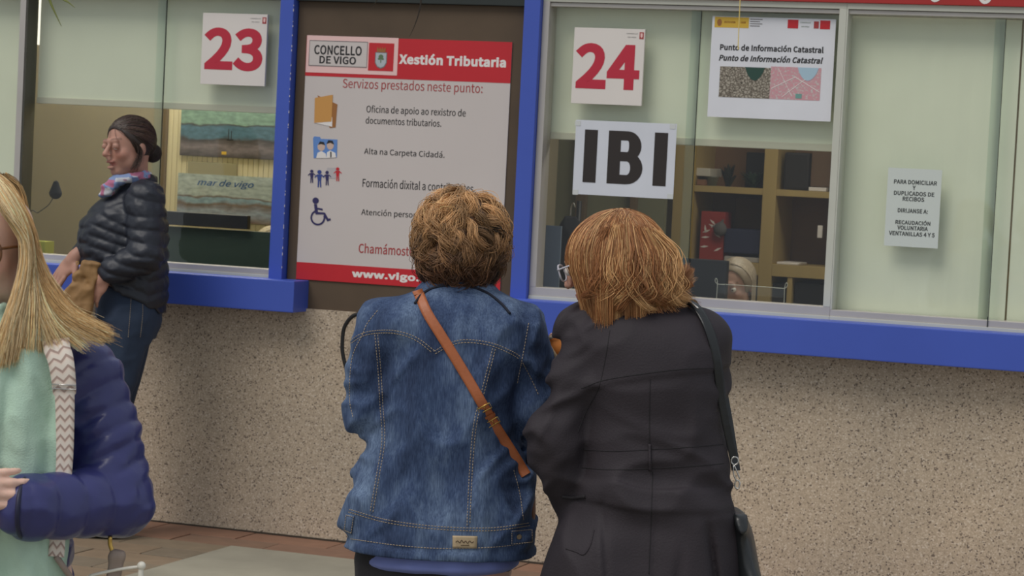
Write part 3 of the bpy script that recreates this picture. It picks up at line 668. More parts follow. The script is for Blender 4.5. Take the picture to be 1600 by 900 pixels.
# gooseneck microphone with foam cap
ym = 0.28
def LP(px, py, y): x, z = W(px, py, y); return np.array([x, y, z])
mr = empty('desk_microphone', tuple(LP(40, 372, ym)*np.array([1, 1, 0])+np.array([0, 0, .74])), 0, 'black foam microphone on a thin bent stalk behind the left window', 'microphone')
ml = np.array(mr.location)
tubes('stalk', [spline([ml*0+np.array([0, 0, .01]), LP(44, 346, ym)-ml, LP(60, 332, ym)-ml, LP(76, 320, ym)-ml, LP(85, 305, ym)-ml], 30)], .0022, MT['black'], mr)
F = Field((-.06, -.05, -.06), (.06, .05, .08), .003); F.cap((0, 0, -.012), (0, 0, .03), .030, .014, .01); V, Q = F.mesh()
np_mesh('foam_cap', V*np.array([1, 1, 1.0])+(LP(87, 297, ym)-ml), Q, mat('black_foam', (24, 24, 27), 0.95, bump=0.6, bscale=300), mr)
bm = bmesh.new(); bmesh.ops.create_cone(bm, cap_ends=True, segments=24, radius1=.06, radius2=.05, depth=.02, matrix=Matrix.Translation((0, 0, .01))); bm_obj('base', bm, MT['black'], mr)
# note block, bright lamp strip
(x0, z1), (x1, z0) = W(48, 376, .2), W(70, 392, .2)
o = box('note_block', x0, x1, .2, .28, .742, z1, mat('lime_paper', (156, 158, 62), 0.7), None, .002); tag(o, 'small lime green box beside the microphone', 'box')
yl = 0.9
(x0, z1), (x1, z0) = W(51, -40, yl), W(66, 70, yl)
o = box('strip_lamp', x0-.04, x1, yl, yl+.03, z0, z1, m_emit('lamp_diffuser', (255, 252, 240), 0.9), None, .003); tag(o, 'bright white strip lamp seen in the gap beside the left blind', 'lamp')

# right office: shelving with its load
ys = 2.05                                                     # front face depth
def WX(px, py, y=ys): return W(px, py, y)
print('blx', W(57, 159, yb)[0])
sh = empty('shelving_unit', (WX(1065, 300)[0], ys, 0), 0, 'beech shelving unit full of office things behind number 24', 'shelf'); s0 = sh.location.x
xp = [WX(1052, 300)[0]-s0, WX(1084, 300)[0]-s0, WX(1190, 330)[0]-s0, WX(1211, 330)[0]-s0, WX(1300, 330)[0]-s0, WX(1322, 330)[0]-s0]
box('upright', xp[0], xp[1], 0, .36, 0, 2.3, MT['wood'], sh); box('upright', xp[2], xp[3], 0, .36, 0, 2.3, MT['wood'], sh); box('upright', xp[4], xp[5], 0, .36, 0, 2.3, MT['wood'], sh)
zs1, zs1b = WX(1140, 292)[1], WX(1140, 302)[1]; zs2, zs2b = WX(1230, 414)[1], WX(1230, 433)[1]
for a, b in ((xp[1], xp[2]), (xp[3], xp[4])):
    box('shelf_board', a, b, .003, .36, zs1b, zs1, MT['wood'], sh); box('shelf_board', a, b, -.002, .36, zs2b, zs2, MT['wood'], sh)
    box('shelf_board', a, b, .003, .36, 2.28, 2.30, MT['wood'], sh); box('shelf_board', a, b, .003, .36, .66, .68, MT['wood'], sh)
box('back_board', xp[0], xp[5], .355, .37, 0, 2.3, MT['woodback'], sh, 0)
# things on the shelves
def boxthing(name, label, cat, px0, px1, py0, z0, m, d=(.03, .25), grp=None, y=ys, bev=.003):
    x0, z1 = WX(px0, py0); x1 = WX(px1, py0)[0]
    o = box(name, x0, x1, y+d[0], y+d[1], z0+.001, max(z1, z0+.006), m, None, bev); return tag(o, label, cat, grp)
boxthing('white_tray', 'pale box on the upper shelf at the left', 'box', 1086, 1107, 262, zs1+.045, mat('pale_box', (196, 190, 178), .6))
boxthing('brown_box', 'small reddish brown box below the pale box', 'box', 1087, 1100, 280, zs1, mat('terracotta_card', (132, 92, 64), .7), (.02, .22))
x, z = WX(1108, 291)
def pot(name, label, x, y, z, r, h, m):
    bm = bmesh.new(); n = 24; prof = [(r*.7, 0), (r*.98, h*.92), (r, h*.92), (r, h), (r*.88, h), (r*.8, h*.85), (0.001, h*.82)]
    rows = [[bm.verts.new((x+q*math.cos(a/n*2*PI), y+q*math.sin(a/n*2*PI), z+t)) for a in range(n)] for q, t in [(0.001, 0)]+prof]
    for i in range(len(rows)-1):
        for k in range(n): bm.faces.new([rows[i][k], rows[i][(k+1) % n], rows[i+1][(k+1) % n], rows[i+1][k]])
    return tag(bm_obj(name, bm, m, None, True), label, 'pot')
pot('plant_pot', 'small grey green pot on the upper shelf', x-.01, ys+.08, zs1+.001, .032, .045, mat('grey_pot', (128, 132, 122), .5))
def leafy(name, label, px, z0, hgt, wid, cnt, m, seed):
    r_ = random.Random(seed); bm = bmesh.new(); x0 = WX(px, 280)[0]
    for i in range(cnt):
        a = r_.uniform(0, 2*PI); l = r_.uniform(.5, 1)*hgt; sp = r_.uniform(.2, 1)*wid; p = Vector((x0+r_.uniform(-.01, .01), ys+.15, z0)); u = Vector((-math.sin(a), math.cos(a), 0))*r_.uniform(.006, .012)
        prev = None
        for t in (0, .35, .7, 1.0):
            c = p+Vector((math.cos(a)*sp*t, math.sin(a)*sp*t*.4, l*t-.3*l*t*t)); k = (.4, 1, .8, .05)[int(t*3.01)]
            q = [bm.verts.new(c-u*k), bm.verts.new(c+u*k)]
            if prev: bm.faces.new([prev[0], prev[1], q[1], q[0]])
            prev = q
    o = bm_obj(name, bm, m); return tag(o, label, 'plant')
leafy('dark_plant', 'dark leafy plant next to the grey green pot', 1125, zs1, .17, .05, 40, mat('dark_leaf', (44, 48, 38), .6), 1)
leafy('green_plant', 'bushy green and grey plant beside the middle upright', 1165, zs1, .12, .09, 70, mat('green_leaf', (52, 78, 62), .5), 2)
boxthing('dark_folder', 'dark folders standing at the left of the middle upright', 'folder', 1150, 1188, 236, zs1, MT['black'], (.20, .33))
boxthing('dark_bag', 'tall black bag in the upper right compartment', 'bag', 1222, 1262, 237, zs1, mat('black_bag', (34, 30, 28), .7), (.05, .3), bev=.012)
boxthing('cardboard_box', 'brown cardboard box leaning in the upper right compartment', 'box', 1263, 1296, 234, zs1+.02, mat('dull_cardboard', (104, 82, 62), .8), (.08, .33))
boxthing('paper_stack', 'small pale stack under the brown box in the upper right compartment', 'paper', 1262, 1290, 292, zs1, MT['paper'], (.02, .07))
gb = empty('gift_bag', (WX(1088, 410)[0], ys+.04, zs2), 0, 'red shopping bag with white leaf print on the middle shelf', 'bag')
wg = WX(1127, 410)[0]-WX(1089, 410)[0]; hg = WX(1100, 330)[1]-zs2
box('bag_body', 0, wg, 0, .12, 0.001, hg, mat('red_paper', (150, 44, 34), .6, var=.1), gb, .004)
polys = []
for k in range(9):
    cx, cz, a, l = rnd.uniform(.02, wg-.02), rnd.uniform(.03, hg-.03), rnd.uniform(0, PI), .022
    dx, dz = math.cos(a)*l, math.sin(a)*l; polys.append([(min(max(cx+u, .002), wg-.002), min(max(cz+v, .004), hg-.004)) for u, v in ((-dx, -dz), (-dz*.25, dx*.25), (dx, dz), (dz*.25, -dx*.25))])
for q in polys: flat('leaf_print', q, -.0012, MT['paper'], gb)
x, z = WX(1124, 358)
F = Field((-.05, -.04, -.05), (.05, .04, .07), .003); F.ell((0, 0, 0), (.034, .022, .034)); F.cap((.0, 0, .02), (.012, 0, .045), .008, .006, .01); V, Q = F.mesh()
o = np_mesh('grey_pouch', V+np.array([x, ys+.015, z]), Q, mat('grey_cloth', (92, 88, 86), .8)); tag(o, 'round grey pouch hanging in front of the red bag', 'pouch')
boxthing('navy_box', 'dark navy file box on the middle shelf', 'box', 1130, 1186, 357, zs2+.04, mat('navy_card', (36, 40, 70), .6))
boxthing('white_box', 'flat pale box under the navy file box', 'box', 1130, 1186, 400, zs2, mat('pale_card', (170, 164, 158), .7), (.02, .26))
boxthing('brown_carton', 'large brown carton behind the navy box', 'box', 1127, 1187, 308, zs2+.001, mat('brown_carton', (104, 78, 50), .75), (.27, .345))
boxthing('paper_pile', 'short pile of white papers in the empty right compartment', 'paper', 1212, 1246, 409, zs2, MT['paper'], (.02, .20))
boxthing('black_box', 'black box in the low compartment left of the short divider', 'box', 1165, 1228, 440, .70, MT['black'], (.03, .3))
boxthing('black_crate', 'black crate in the low compartment right of the short divider', 'box', 1240, 1288, 442, .70, MT['black'], (.03, .3))
x, z = WX(1234, 433); box('divider', x-.012-s0, x+.012-s0, .003, .35, .68, zs2b, MT['wood'], sh)
x, z = W(1281, 362, ys-.01); o = box('wall_switch', x-.012, x+.012, ys-.012, ys-.002, z-.03, z+.03, MT['paper'], None, .003); tag(o, 'white switch plate on the right upright of the shelving', 'switch')
# left part of the right window: cupboard, hanging jacket, blue folder sheet
struct(box('wall_cupboard', -0.42, WX(1040, 300, 1.9)[0], 1.9, 1.94, 0, 2.6, mat('dim_green_panel', (122, 122, 96), .8, var=.12, vscale=2), bev=0))
for px, w__ in ((900, .05), (985, .03)):
    x, z = W(px, 300, 1.86); struct(box('trim_9' if px == 900 else 'trim_10', x, x+w__, 1.86, 1.9, 0, 2.6, MT['bronze']))
x, z = W(862, 390, .8)
F = Field((-.14, -.08, -.45), (.14, .08, .25), .006); F.loft([(-.40, 0, 0, .085, .035), (-.2, 0, 0, .08, .04), (0, 0, 0, .075, .045), (.1, 0, 0, .06, .04), (.15, 0, 0, .025, .02)], n=2); F.disp(lambda p: ridges(p, (22, 22, 5), .008, 3)); V, Q = F.mesh()
jk = empty('hanging_jacket', (x+.02, .98, z), 0, 'dark jacket hanging behind the left edge of the right window', 'jacket'); np_mesh('jacket_cloth', V, Q, mat('dark_cloth', (34, 34, 38), .9), jk)
tubes('hook', [spline([(0, 0, .14), (0, 0, .19), (.01, .0, .21), (.02, 0, .19)], 12)], .003, MT['steel'], jk)
cst = empty('coat_stand', (x+.03, 1.06, 0), 0, 'thin dark coat stand behind the left edge of the right window', 'stand'); tubes('pole', [np.array([(0, 0, 0), (0, 0, z+.22)])], .012, MT['black'], cst)
bm = bmesh.new(); bmesh.ops.create_cone(bm, cap_ends=True, segments=20, radius1=.16, radius2=.14, depth=.02, matrix=Matrix.Translation((0, 0, .01))); bm_obj('base', bm, MT['black'], cst)
x0, z1 = W(853, 352, .3); x1, z0 = W(873, 440, .3)
o = box('standing_sheet', x0, x1, .30, .31, .741, z1, mat('pale_blue_sheet', (120, 132, 146), .6), None, .001); tag(o, 'pale blue sheet standing upright at the left of the right window', 'sheet')
# monitor
x0, z1 = W(1078, 404, .55); x1, z0 = W(1133, 470, .55)
mo = empty('computer_monitor', ((x0+x1)/2, .57, .74), 0, 'back of a dark computer monitor beside the seated clerk', 'monitor'); hh = (x1-x0)/2
box('screen_housing', -hh-.14, hh, -.02, .02, .12, z1-.74, mat('dark_monitor', (44, 46, 52), .5), mo, .006)
box('stand_neck', -.09, -.04, 0.0, .03, .01, .2, MT['black'], mo); box('stand_base', -.16, .03, -.06, .12, 0, .012, MT['black'], mo)
# clear acrylic tray screens on the counter
def acrylic(label, px0, px1, py0, y, z0):
    (x0, z1), (x1, _) = W(px0, py0, y), W(px1, py0+6, y)
    r = empty('acrylic_screen', ((x0+x1)/2, y, z0), 0, label, 'screen'); h = (x1-x0)/2
    box('sheet', -h+.003, h-.003, -.002, .002, 0, z1-z0-.002, MT['glass'], r, 0)
    tubes('bright_edge', [spline([(-h, 0, 0.0), (-h, 0, z1-z0-.012), (-h+.012, 0, z1-z0), (h-.012, 0, z1-z0), (h, 0, z1-z0-.012), (h, 0, 0)], 60)], .0013, MT['alu_white'], r, 5)
acrylic('small clear acrylic screen with a bright edge in front of the clerk', 1121, 1226, 444, .30, .741)
acrylic('low clear tray edge seen behind the blind of the right pane', 1366, 1478, 472, .105, 1.105)
# ================================================================== SHEETS ON THE GLASS AND THE POSTER
def sheet(name, label, x0, x1, z0, z1, m, y=-.006, th=.006, cat='sign', group=None, tilt=0.0):
    r = empty(name, (x0, y, z0), 0, label, cat, group); r.rotation_euler = (0, tilt, 0)
    box('card', 0, x1-x0, 0, th, 0, z1-z0, m, r, .0008 if th > .003 else 0); return r, x1-x0, z1-z0
GYf = GY-.008
def pk(r, px, py, y):                                        # place of the photo -> the sheet's own x,z
    x, z = W(px, py, y); return x-r.location.x, z-r.location.z
for num, x0, x1, z0, z1, w2, h2 in (('23', -1.432, -1.121, 1.927, 2.236, (1050, 1345), (135, 365)), ('24', .278, .581, 1.908, 2.219, None, None)):
    lab = 'white card with a large red number '+num+(' on the left window' if num == '23' else ' on the right window')
    r, w_, h_ = sheet('number_sign', lab, x0, x1, z0, z1, MT['paper'], GYf-.006, .012, 'sign', 'red number cards on the windows')
    text(num, w_*.035, w_*.95, h_*.20, h_*.80, -.0008, MT['red2'], r, bold=0.020)
    text('CONCELLO\nDE VIGO', w_*.74, w_*.90, h_*.885, h_*.945, -.0007, MT['grey_ink'], r)
    flat('emblem', rect(w_*.925, w_*.985, h_*.87, h_*.96), -.0008, MT['redline'], r)
    flat('emblem_shield', [(w_*.94, h_*.945), (w_*.94, h_*.90), (w_*.955, h_*.885), (w_*.97, h_*.90), (w_*.97, h_*.945)], -.0014, MT['pink'], r, .0004)
# IBI
r, w_, h_ = sheet('printed_sheet', 'white sheet with large black letters IBI taped to the glass', .303, .735, 1.536, 1.841, MT['laminated'], GYf-.001, .0015, 'sign')
flat('letter', rect(w_*.095, w_*.225, h_*.165, h_*.875), -.0008, MT['ibi'], r)
bx0, bx1, bz0_, bz1_ = w_*.335, w_*.685, h_*.165, h_*.875; bw, bh = bx1-bx0, bz1_-bz0_; sk = w_*.125; hk = h_*.125; zm = bz0_+bh*.52
B_ = [rect(bx0, bx0+sk, bz0_, bz1_)]
for z0_, z1_, xr in ((zm-hk*.5, bz1_, bx1-bw*.06), (bz0_, zm+hk*.5, bx1)):
    xs = bx0+bw*.55; B_ += [rect(bx0+sk*.9, xs, z1_-hk, z1_), rect(bx0+sk*.9, xs, z0_, z0_+hk)]; cz = (z0_+z1_)/2; ro, rz_ = xr-xs, (z1_-z0_)/2; ri, rzi = ro-sk*.98, rz_-hk
    for k in range(12):
        a0_, a1_ = -PI/2+k*PI/12, -PI/2+(k+1)*PI/12; B_.append([(xs+ri*math.cos(a0_), cz+rzi*math.sin(a0_)), (xs+ro*math.cos(a0_), cz+rz_*math.sin(a0_)), (xs+ro*math.cos(a1_), cz+rz_*math.sin(a1_)), (xs+ri*math.cos(a1_), cz+rzi*math.sin(a1_))])
flats('letter', B_, -.0008, MT['ibi'], r)
flat('letter', rect(w_*.79, w_*.92, h_*.165, h_*.875), -.0008, MT['ibi'], r)
for cx, cz in ((.02, .96), (.96, .97), (.03, .03), (.97, .04)): flat('tape', rect(w_*cx-.012, w_*cx+.012, h_*cz-.012, h_*cz+.008), -.0012, mat('clear_tape', (206, 208, 206), .2), r, .0006)
# Catastral
r, w_, h_ = sheet('information_sheet', 'white sheet with a yellow emblem strip, bold title and two maps', .860, 1.366, 1.876, 2.280, MT['paper2'], GYf-.001, .0015, 'sign')
flat('yellow_strip', rect(w_*.02, w_*.30, h_*.89, h_*.995), -.0008, MT['gold'], r)
flats('yellow_strip_crest', [disc(w_*.06, h_*.94, .010, .014, 14), rect(w_*.05, w_*.07, h_*.905, h_*.92)], -.0014, MT['orange2'], r, .0004)
for k, (a, b) in enumerate(((.10, .15), (.155, .19), (.235, .275))): text('MINISTERIO' if k == 0 else 'DE HACIENDA', w_*a, w_*b, h_*.935, h_*.955, -.0014, MT['orange2'], r)
for k in range(4): flat('small_print', rect(w_*.31, w_*(.41-.02*(k % 2)), h_*(.975-k*.022), h_*(.983-k*.022)), -.0008, MT['grey_ink'], r, .0004)
flat('red_square', rect(w_*.615, w_*.70, h_*.90, h_*.985), -.0008, MT['red'], r); flat('red_square', rect(w_*.875, w_*.955, h_*.90, h_*.985), -.0008, MT['red'], r)
text('CONCELLO\nDE VIGO', w_*.715, w_*.80, h_*.915, h_*.965, -.0008, MT['green_ink'], r)
flat('emblem', rect(w_*.825, w_*.865, h_*.905, h_*.975), -.0008, MT['redline'], r)
text('Punto de Información Catastral', w_*.075, w_*.915, h_*.665, h_*.735, -.0008, MT['ink'], r, bold=0.02)
text('Punto de Información Catastral', w_*.07, w_*.915, h_*.56, h_*.63, -.0008, MT['ink'], r, bold=0.02, shear=.25)
air = m_map('aerial_print', [(0.25, s2l((46, 60, 48))), (0.45, s2l((84, 78, 68))), (0.6, s2l((118, 108, 96))), (0.85, s2l((168, 160, 146)))], 90)
cad = m_map('cadastral_print', [(0.25, s2l((156, 160, 156))), (0.42, s2l((206, 200, 196))), (0.55, s2l((196, 158, 162))), (0.8, s2l((206, 150, 158)))], 70)
flat('aerial_map', rect(w_*.085, w_*.50, h_*.20, h_*.505), -.0008, air, r)
flat('cadastral_map', rect(w_*.50, w_*.905, h_*.20, h_*.52), -.0008, cad, r)
bay = [(w_*(.29+.16*t), h_*(.505-.13*math.sin(t*PI)**.7)) for t in np.linspace(0, 1, 12)]; flat('aerial_bay', bay, -.0016, mat('bay_green', (42, 74, 64), .6), r, .0004)
bay = [(w_*(.715+.17*t), h_*(.52-.13*math.sin(t*PI)**.7)) for t in np.linspace(0, 1, 12)]; flat('cadastral_bay', bay, -.0016, mat('bay_blue', (168, 194, 210), .6), r, .0004)
flat('cadastral_park', rect(w_*.71, w_*.76, h_*.215, h_*.26), -.0016, mat('park_teal', (112, 158, 150), .6), r, .0004)
flats('cadastral_roads', [[(w_*a, h_*b), (w_*c, h_*d), (w_*c, h_*d+.003), (w_*a, h_*b+.003)] for a, b, c, d in ((.51, .30, .70, .42), (.56, .50, .68, .23), (.70, .42, .90, .28), (.60, .22, .78, .40))], -.0016, MT['white'], r, .0004)
# notice
r, w_, h_ = sheet('small_notice', 'small white notice about receipts on the right glass', 1.608, 1.820, 1.399, 1.706, mat('notice_paper', (206, 212, 206), .5), GYf-.001, .0015, 'notice')
for s_, a, b, z in (('PARA DOMICILIAR', .12, .92, .80), ('Y', .47, .53, .73), ('DUPLICADOS DE', .13, .88, .655), ('RECIBOS', .30, .70, .585), ('DIRIJANSE A:', .22, .78, .435), ('RECAUDACIÓN', .19, .84, .285), ('VOLUNTARIA', .23, .80, .215), ('VENTANILLAS 4 Y 5', .08, .93, .14)):
    text(s_, w_*a, w_*b, h_*z-.0005, h_*z+.0165+(.0035 if 'Ó' in s_ else 0), -.0008, mat('notice_ink', (62, 66, 66), .6), r, bold=0.016)

# the large poster
PX0, PX1, PZ0, PZ1 = -.920, .016, 1.109, 2.149
r, w_, h_ = sheet('services_poster', 'large white and red services poster on the brown panel', PX0, PX1, PZ0, PZ1, MT['poster'], .010, .004, 'poster')
pz = lambda z: z-.02-PZ0                                      # heights measured on the photo
flat('red_header', rect(0.0, w_, pz(1.999), h_), -.0008, MT['red'], r); flat('red_footer', rect(0, w_, 0, pz(1.202)), -.0008, MT['red'], r)
Y = .008
def A(px, py): x, z = W(px, py, Y); return x-PX0, z-PZ0
def T(s, px0, px1, pyb, pyt, m, slope=None, **k):
    """text between two places of the poster: baseline foot at px0, top at px0"""
    x0, z0 = A(px0, pyb); x1, _ = A(px1, pyb+(px1-px0)*.06); z1 = A(px0, pyt)[1]; return text(s, x0, x1, z0, z1, -.0010, m, r, **k)
a, b = A(480, 55), A(620, 118); flat('logo_plate', rect(a[0], b[0], b[1], a[1]), -.0016, MT['pink'], r)
a, b = A(484, 61), A(573, 108); flat('logo_text_field', rect(a[0], b[0], b[1]+.006, a[1]-.004), -.0024, MT['poster'], r)
fr = [rect(a[0], b[0], b[1]+.006, b[1]+.009), rect(a[0], b[0], a[1]-.007, a[1]-.004), rect(a[0], a[0]+.002, b[1]+.006, a[1]-.004), rect(b[0]-.002, b[0], b[1]+.006, a[1]-.004)]
flats('logo_border', fr, -.0030, MT['grey_ink'], r, .0004)
x0, z0 = A(491, 84); x1, _ = A(565, 86); z1 = A(491, 70)[1]; text('CONCELLO', x0, x1, z0-.002, z1, -.0034, MT['ink'], r, bold=.012)
x0, z0 = A(499, 99); x1, _ = A(556, 101); z1 = A(499, 87)[1]; text('DE VIGO', x0, x1, z0, z1, -.0034, MT['ink'], r, bold=.012)
a, b = A(577, 66), A(614, 113); flat('crest_field', rect(a[0], b[0], b[1]+.004, a[1]-.002), -.0026, MT['red'], r)
cx = (a[0]+b[0])/2; cz = (a[1]+b[1])/2-.004; sw, shh = .024, .036
shield = [(cx-sw, cz+.022), (cx+sw, cz+.022), (cx+sw, cz-.018), (cx+sw*.6, cz-.034), (cx, cz-.040), (cx-sw*.6, cz-.034), (cx-sw, cz-.018)]
flat('crest_rim', [(cx+(x-cx)*1.15, cz+(z-cz)*1.12) for x, z in shield], -.0030, MT['grey_ink'], r, .0003)
flat('crest_shield', shield, -.0034, mat('crest_silver', (178, 184, 190), .5), r, .0003)
flats('crest_tree', [disc(cx, cz+.006, .011, .010, 12), rect(cx-.002, cx+.002, cz-.02, cz), disc(cx-.008, cz-.003, .006, .005, 10), disc(cx+.008, cz-.003, .006, .005, 10)], -.0038, MT['green_ink'], r, .0003)
flats('crest_crown', [rect(cx-.020, cx+.020, cz+.026, cz+.034)]+[[(cx+k*.010-.005, cz+.034), (cx+k*.010+.005, cz+.034), (cx+k*.012, cz+.048)] for k in (-1.5, -.5, .5, 1.5)], -.0034, MT['orange2'], r, .0003)
T('Xestión Tributaria', 623, 790, 100, 82, MT['white'], bold=.024)
T('Servizos prestados neste punto:', 535, 753, 141, 122, MT['redline'])
for s_, x0, x1, yb_, yt in (('Oficina de apoio ao rexistro de', 572, 727, 178.5, 164), ('documentos tributarios.', 571, 689, 193, 182), ('Alta na Carpeta Cidadá.', 568.5, 694, 243, 230), ('Formación dixital a contribuintes', 566, 739, 292, 277), ('Atención personalizada', 564, 690, 338, 325)):
    T(s_, x0, x1, yb_, yt, MT['ink'], bold=.002)
T('Chamámoste', 560, 646, 395, 378, MT['redline'], bold=.006); T('www.vigo.org', 549, 690, 436, 421, MT['white'], bold=.024)
# pictograms (the square code below them is left out)
def PA(*ps): return [A(*p) for p in ps]
flat('folder_icon_back', PA((496, 149), (527, 163), (524, 199), (515, 200)), -.0014, MT['orange2'], r, .0005)
flat('folder_icon_paper', PA((492, 186), (519, 183), (519, 198), (492, 192)), -.0019, MT['white'], r, .0004)
flat('folder_icon_front', PA((492, 153), (520, 148), (518, 190), (491, 192)), -.0024, MT['orange'], r, .0005)
flat('card_icon', PA((489, 216), (491, 213), (500, 214), (501, 217), (527, 218), (526, 246), (490, 247)), -.0014, MT['blueprint'], r, .0005)
flats('card_icon_busts', [[A(*p) for p in [(502+6*math.cos(t), 229-7*math.sin(t)) for t in np.linspace(0, 2*PI, 14, endpoint=False)]], [A(*p) for p in [(516+5.5*math.cos(t), 227-7*math.sin(t)) for t in np.linspace(0, 2*PI, 14, endpoint=False)]]], -.0019, MT['skinprint'], r, .0004)
flats('card_icon_shirts', [PA((494, 247), (496, 239), (502, 236), (509, 240), (510, 247)), PA((510, 247), (511, 238), (516, 235), (524, 239), (525, 246))], -.0021, MT['white'], r, .0004)
for q in (PA((497, 226), (500, 221), (506, 222), (508, 227), (502, 225)), PA((510, 225), (513, 219), (520, 220), (522, 226), (516, 223)), PA((516, 237), (518, 237), (518, 246), (516, 246))): flat('card_icon_hair', q, -.0024, MT['ink'], r, .0003)
def man(px, py, s_, nm, m):
    c = [A(px+2.6*s_*math.cos(t), py-9*s_-2.6*s_*math.sin(t)) for t in np.linspace(0, 2*PI, 12, endpoint=False)]
    flats(nm, [c, PA((px-3*s_, py-6*s_), (px+3*s_, py-6*s_), (px+2*s_, py+2*s_), (px-2*s_, py+2*s_)), PA((px-2*s_, py+2*s_), (px-.3*s_, py+2*s_), (px-.8*s_, py+10*s_), (px-2.2*s_, py+10*s_)), PA((px+.3*s_, py+2*s_), (px+2*s_, py+2*s_), (px+2.2*s_, py+10*s_), (px+.8*s_, py+10*s_)), PA((px-6*s_, py-3*s_), (px-3*s_, py-6*s_), (px-3*s_, py-4*s_), (px-6*s_, py-1.5*s_)), PA((px+3*s_, py-6*s_), (px+6*s_, py-3*s_), (px+6*s_, py-1.5*s_), (px+3*s_, py-4*s_))], -.0018, m, r, .0004)
flat('group_icon_board', PA((511, 262), (525, 262), (524, 279), (510, 278)), -.0013, mat('pale_grey_print', (186, 180, 182), .6), r, .0003)
man(487, 276, .95, 'group_icon_figure', MT['navy']); man(499, 280, 1.25, 'group_icon_figure', MT['bluefig']); man(511, 279, 1.05, 'group_icon_figure', MT['navy']); man(527.5, 273, 1.0, 'group_icon_figure', MT['red'])
wc = [[A(493+5*math.cos(t), 313.5-5*math.sin(t)) for t in np.linspace(0, 2*PI, 16, endpoint=False)], PA((490.5, 319), (495, 319), (497, 333), (492, 333)), PA((494, 324), (504, 326), (504, 329), (495, 327)), PA((493, 331), (506, 332), (507, 335), (493, 335)), PA((504, 333), (507.5, 332), (513, 342), (510, 344)), PA((510, 342), (516, 341), (517, 344), (511, 346))]
for k in range(22):
    t0, t1 = math.radians(100+k*12.5), math.radians(100+(k+1)*12.5+1)
    ring = lambda q, t: (496.5+q*math.cos(t), 340-q*1.05*math.sin(t)); wc.append(PA(ring(9.0, t0), ring(11.6, t0), ring(11.6, t1), ring(9.0, t1)))
flats('wheelchair_icon', wc, -.0014, MT['navy'], r, .0004)

# string, twig and palm leaf hanging in from above
x, z = W(1153, 76, -.10)
hs = empty('hanging_string', (x, -.10, 2.75), 0, 'thin yellow string hanging in front of the white sheet with maps', 'string')
tubes('cord', [spline([(-.004, 0, 0), (-.003, 0, -.25), (0, 0, z+.03-2.75), (.003, 0, z-2.75)], 30)], .0022, mat('yellow_cord', (226, 200, 120), .6), hs, 6)
def leaf(name, label, lines, y, m, rad, cat='leaf', extra=None):
    P0 = LP(*lines[0][0], y); r = empty(name, tuple(P0), 0, label, cat)
    for L_ in lines:
        P = spline([LP(px, py, y)-P0 for px, py in L_], 14); wd = rad*np.linspace(1, .12, 14)
        ribbon('leaflet', P, (1, .15, 0.3), wd*2, .0008, m, r)
    return r
leaf('palm_frond', 'green palm leaf tips hanging at the top left corner', [[(62, -60), (76, -5), (86, 20), (96, 41)], [(60, -40), (96, -4), (106, 3), (117, 12)]], -1.6, mat('palm_green', (112, 118, 52), .5), .0075)
leaf('dry_twig', 'thin dark twig hanging above the red poster', [[(662, -60), (658, 0), (654, 22), (647, 42), (640, 57)]], -.45, mat('twig_brown', (44, 36, 28), .8), .0045, 'twig')
leaf('dark_leaf', 'small dark leaf tip at the top of the brown panel', [[(600, -30), (588, 2), (582, 8), (577, 12)]], -.45, mat('leaf_dark', (52, 46, 34), .8), .003)

# black rubber hose on the wall left of the denim jacket
hz = empty('rubber_hose', (W(560, 500, -.05)[0], -.05, 0), 0, 'black bent hose showing behind the denim jacket at its left', 'hose'); h0 = np.array(hz.location)
hp = [LP(*p, -.05)-h0 for p in ((640, 488), (600, 489), (566, 490), (550, 495), (538, 512), (535, 535), (536, 555), (543, 580), (556, 605), (585, 640), (610, 700), (620, 780))]
hp.append(np.array([hp[-1][0]+.01, 0, .012])); tubes('hose', [spline(hp, 90)], .0088, MT['rubber'], hz, 10)
# office lamps (the room's own light)
for x in (-2.0, 1.2, 3.6):
    l = bpy.data.lights.new('office_light', 'AREA'); l.shape = 'RECTANGLE'; l.size = 1.2; l.size_y = .5; l.energy = 34 if x < 0 else 15; l.color = (1, .95, .84)
    o = bpy.data.objects.new('office_light', l); COL.objects.link(o); o.location = (x, 1.0 if x < 0 else .95, 2.80)
    lamp = empty('ceiling_lamp', (x, o.location.y, 2.86), 0, 'flat office ceiling lamp '+{-2.0: 'of the left office', 1.2: 'above the shelving unit', 3.6: 'at the right end of the office'}[x], 'lamp', 'office ceiling lamps'); box('housing', -.62, .62, -.27, .27, 0, .04, MT['alu_white'], lamp)
# ================================================================== PEOPLE
def shoes(root, spots, m, ang=0.0):
    for (x, y, a) in spots:
        F = Field((x-.2, y-.22, -.01), (x+.2, y+.22, .13), .007); d = np.array([math.sin(a), math.cos(a), 0])
        c = np.array([x, y, .0]); F.cap(c-d*.07+[0, 0, .045], c+d*.02+[0, 0, .045], .036, .036); F.cap(c+[0, 0, .04], c+d*.13+[0, 0, .034], .036, .030, .02)
        F.D = np.maximum(F.D, (0.003-F.ax[2])[None, None, :].astype(np.float32)); V, Q = F.mesh(); np_mesh('shoe', V, Q, m, root)
SKIN_L = (0.62, 0.36, 0.27); SKIN_P = (0.66, 0.40, 0.31); SKIN_T = (0.50, 0.27, 0.20)

# ---------------------------------------------------------------- 1. woman in the denim jacket, seen from behind
fg = Fig(690, 600, 5.43); root = fg.root('person', 'woman seen from behind with short curly brown hair and a blue denim jacket', 'person', None)
hc = fg(720, 375, .02); hz_ = hc[2]
SH = lambda px, py, dy=0: fg(px, py, dy)
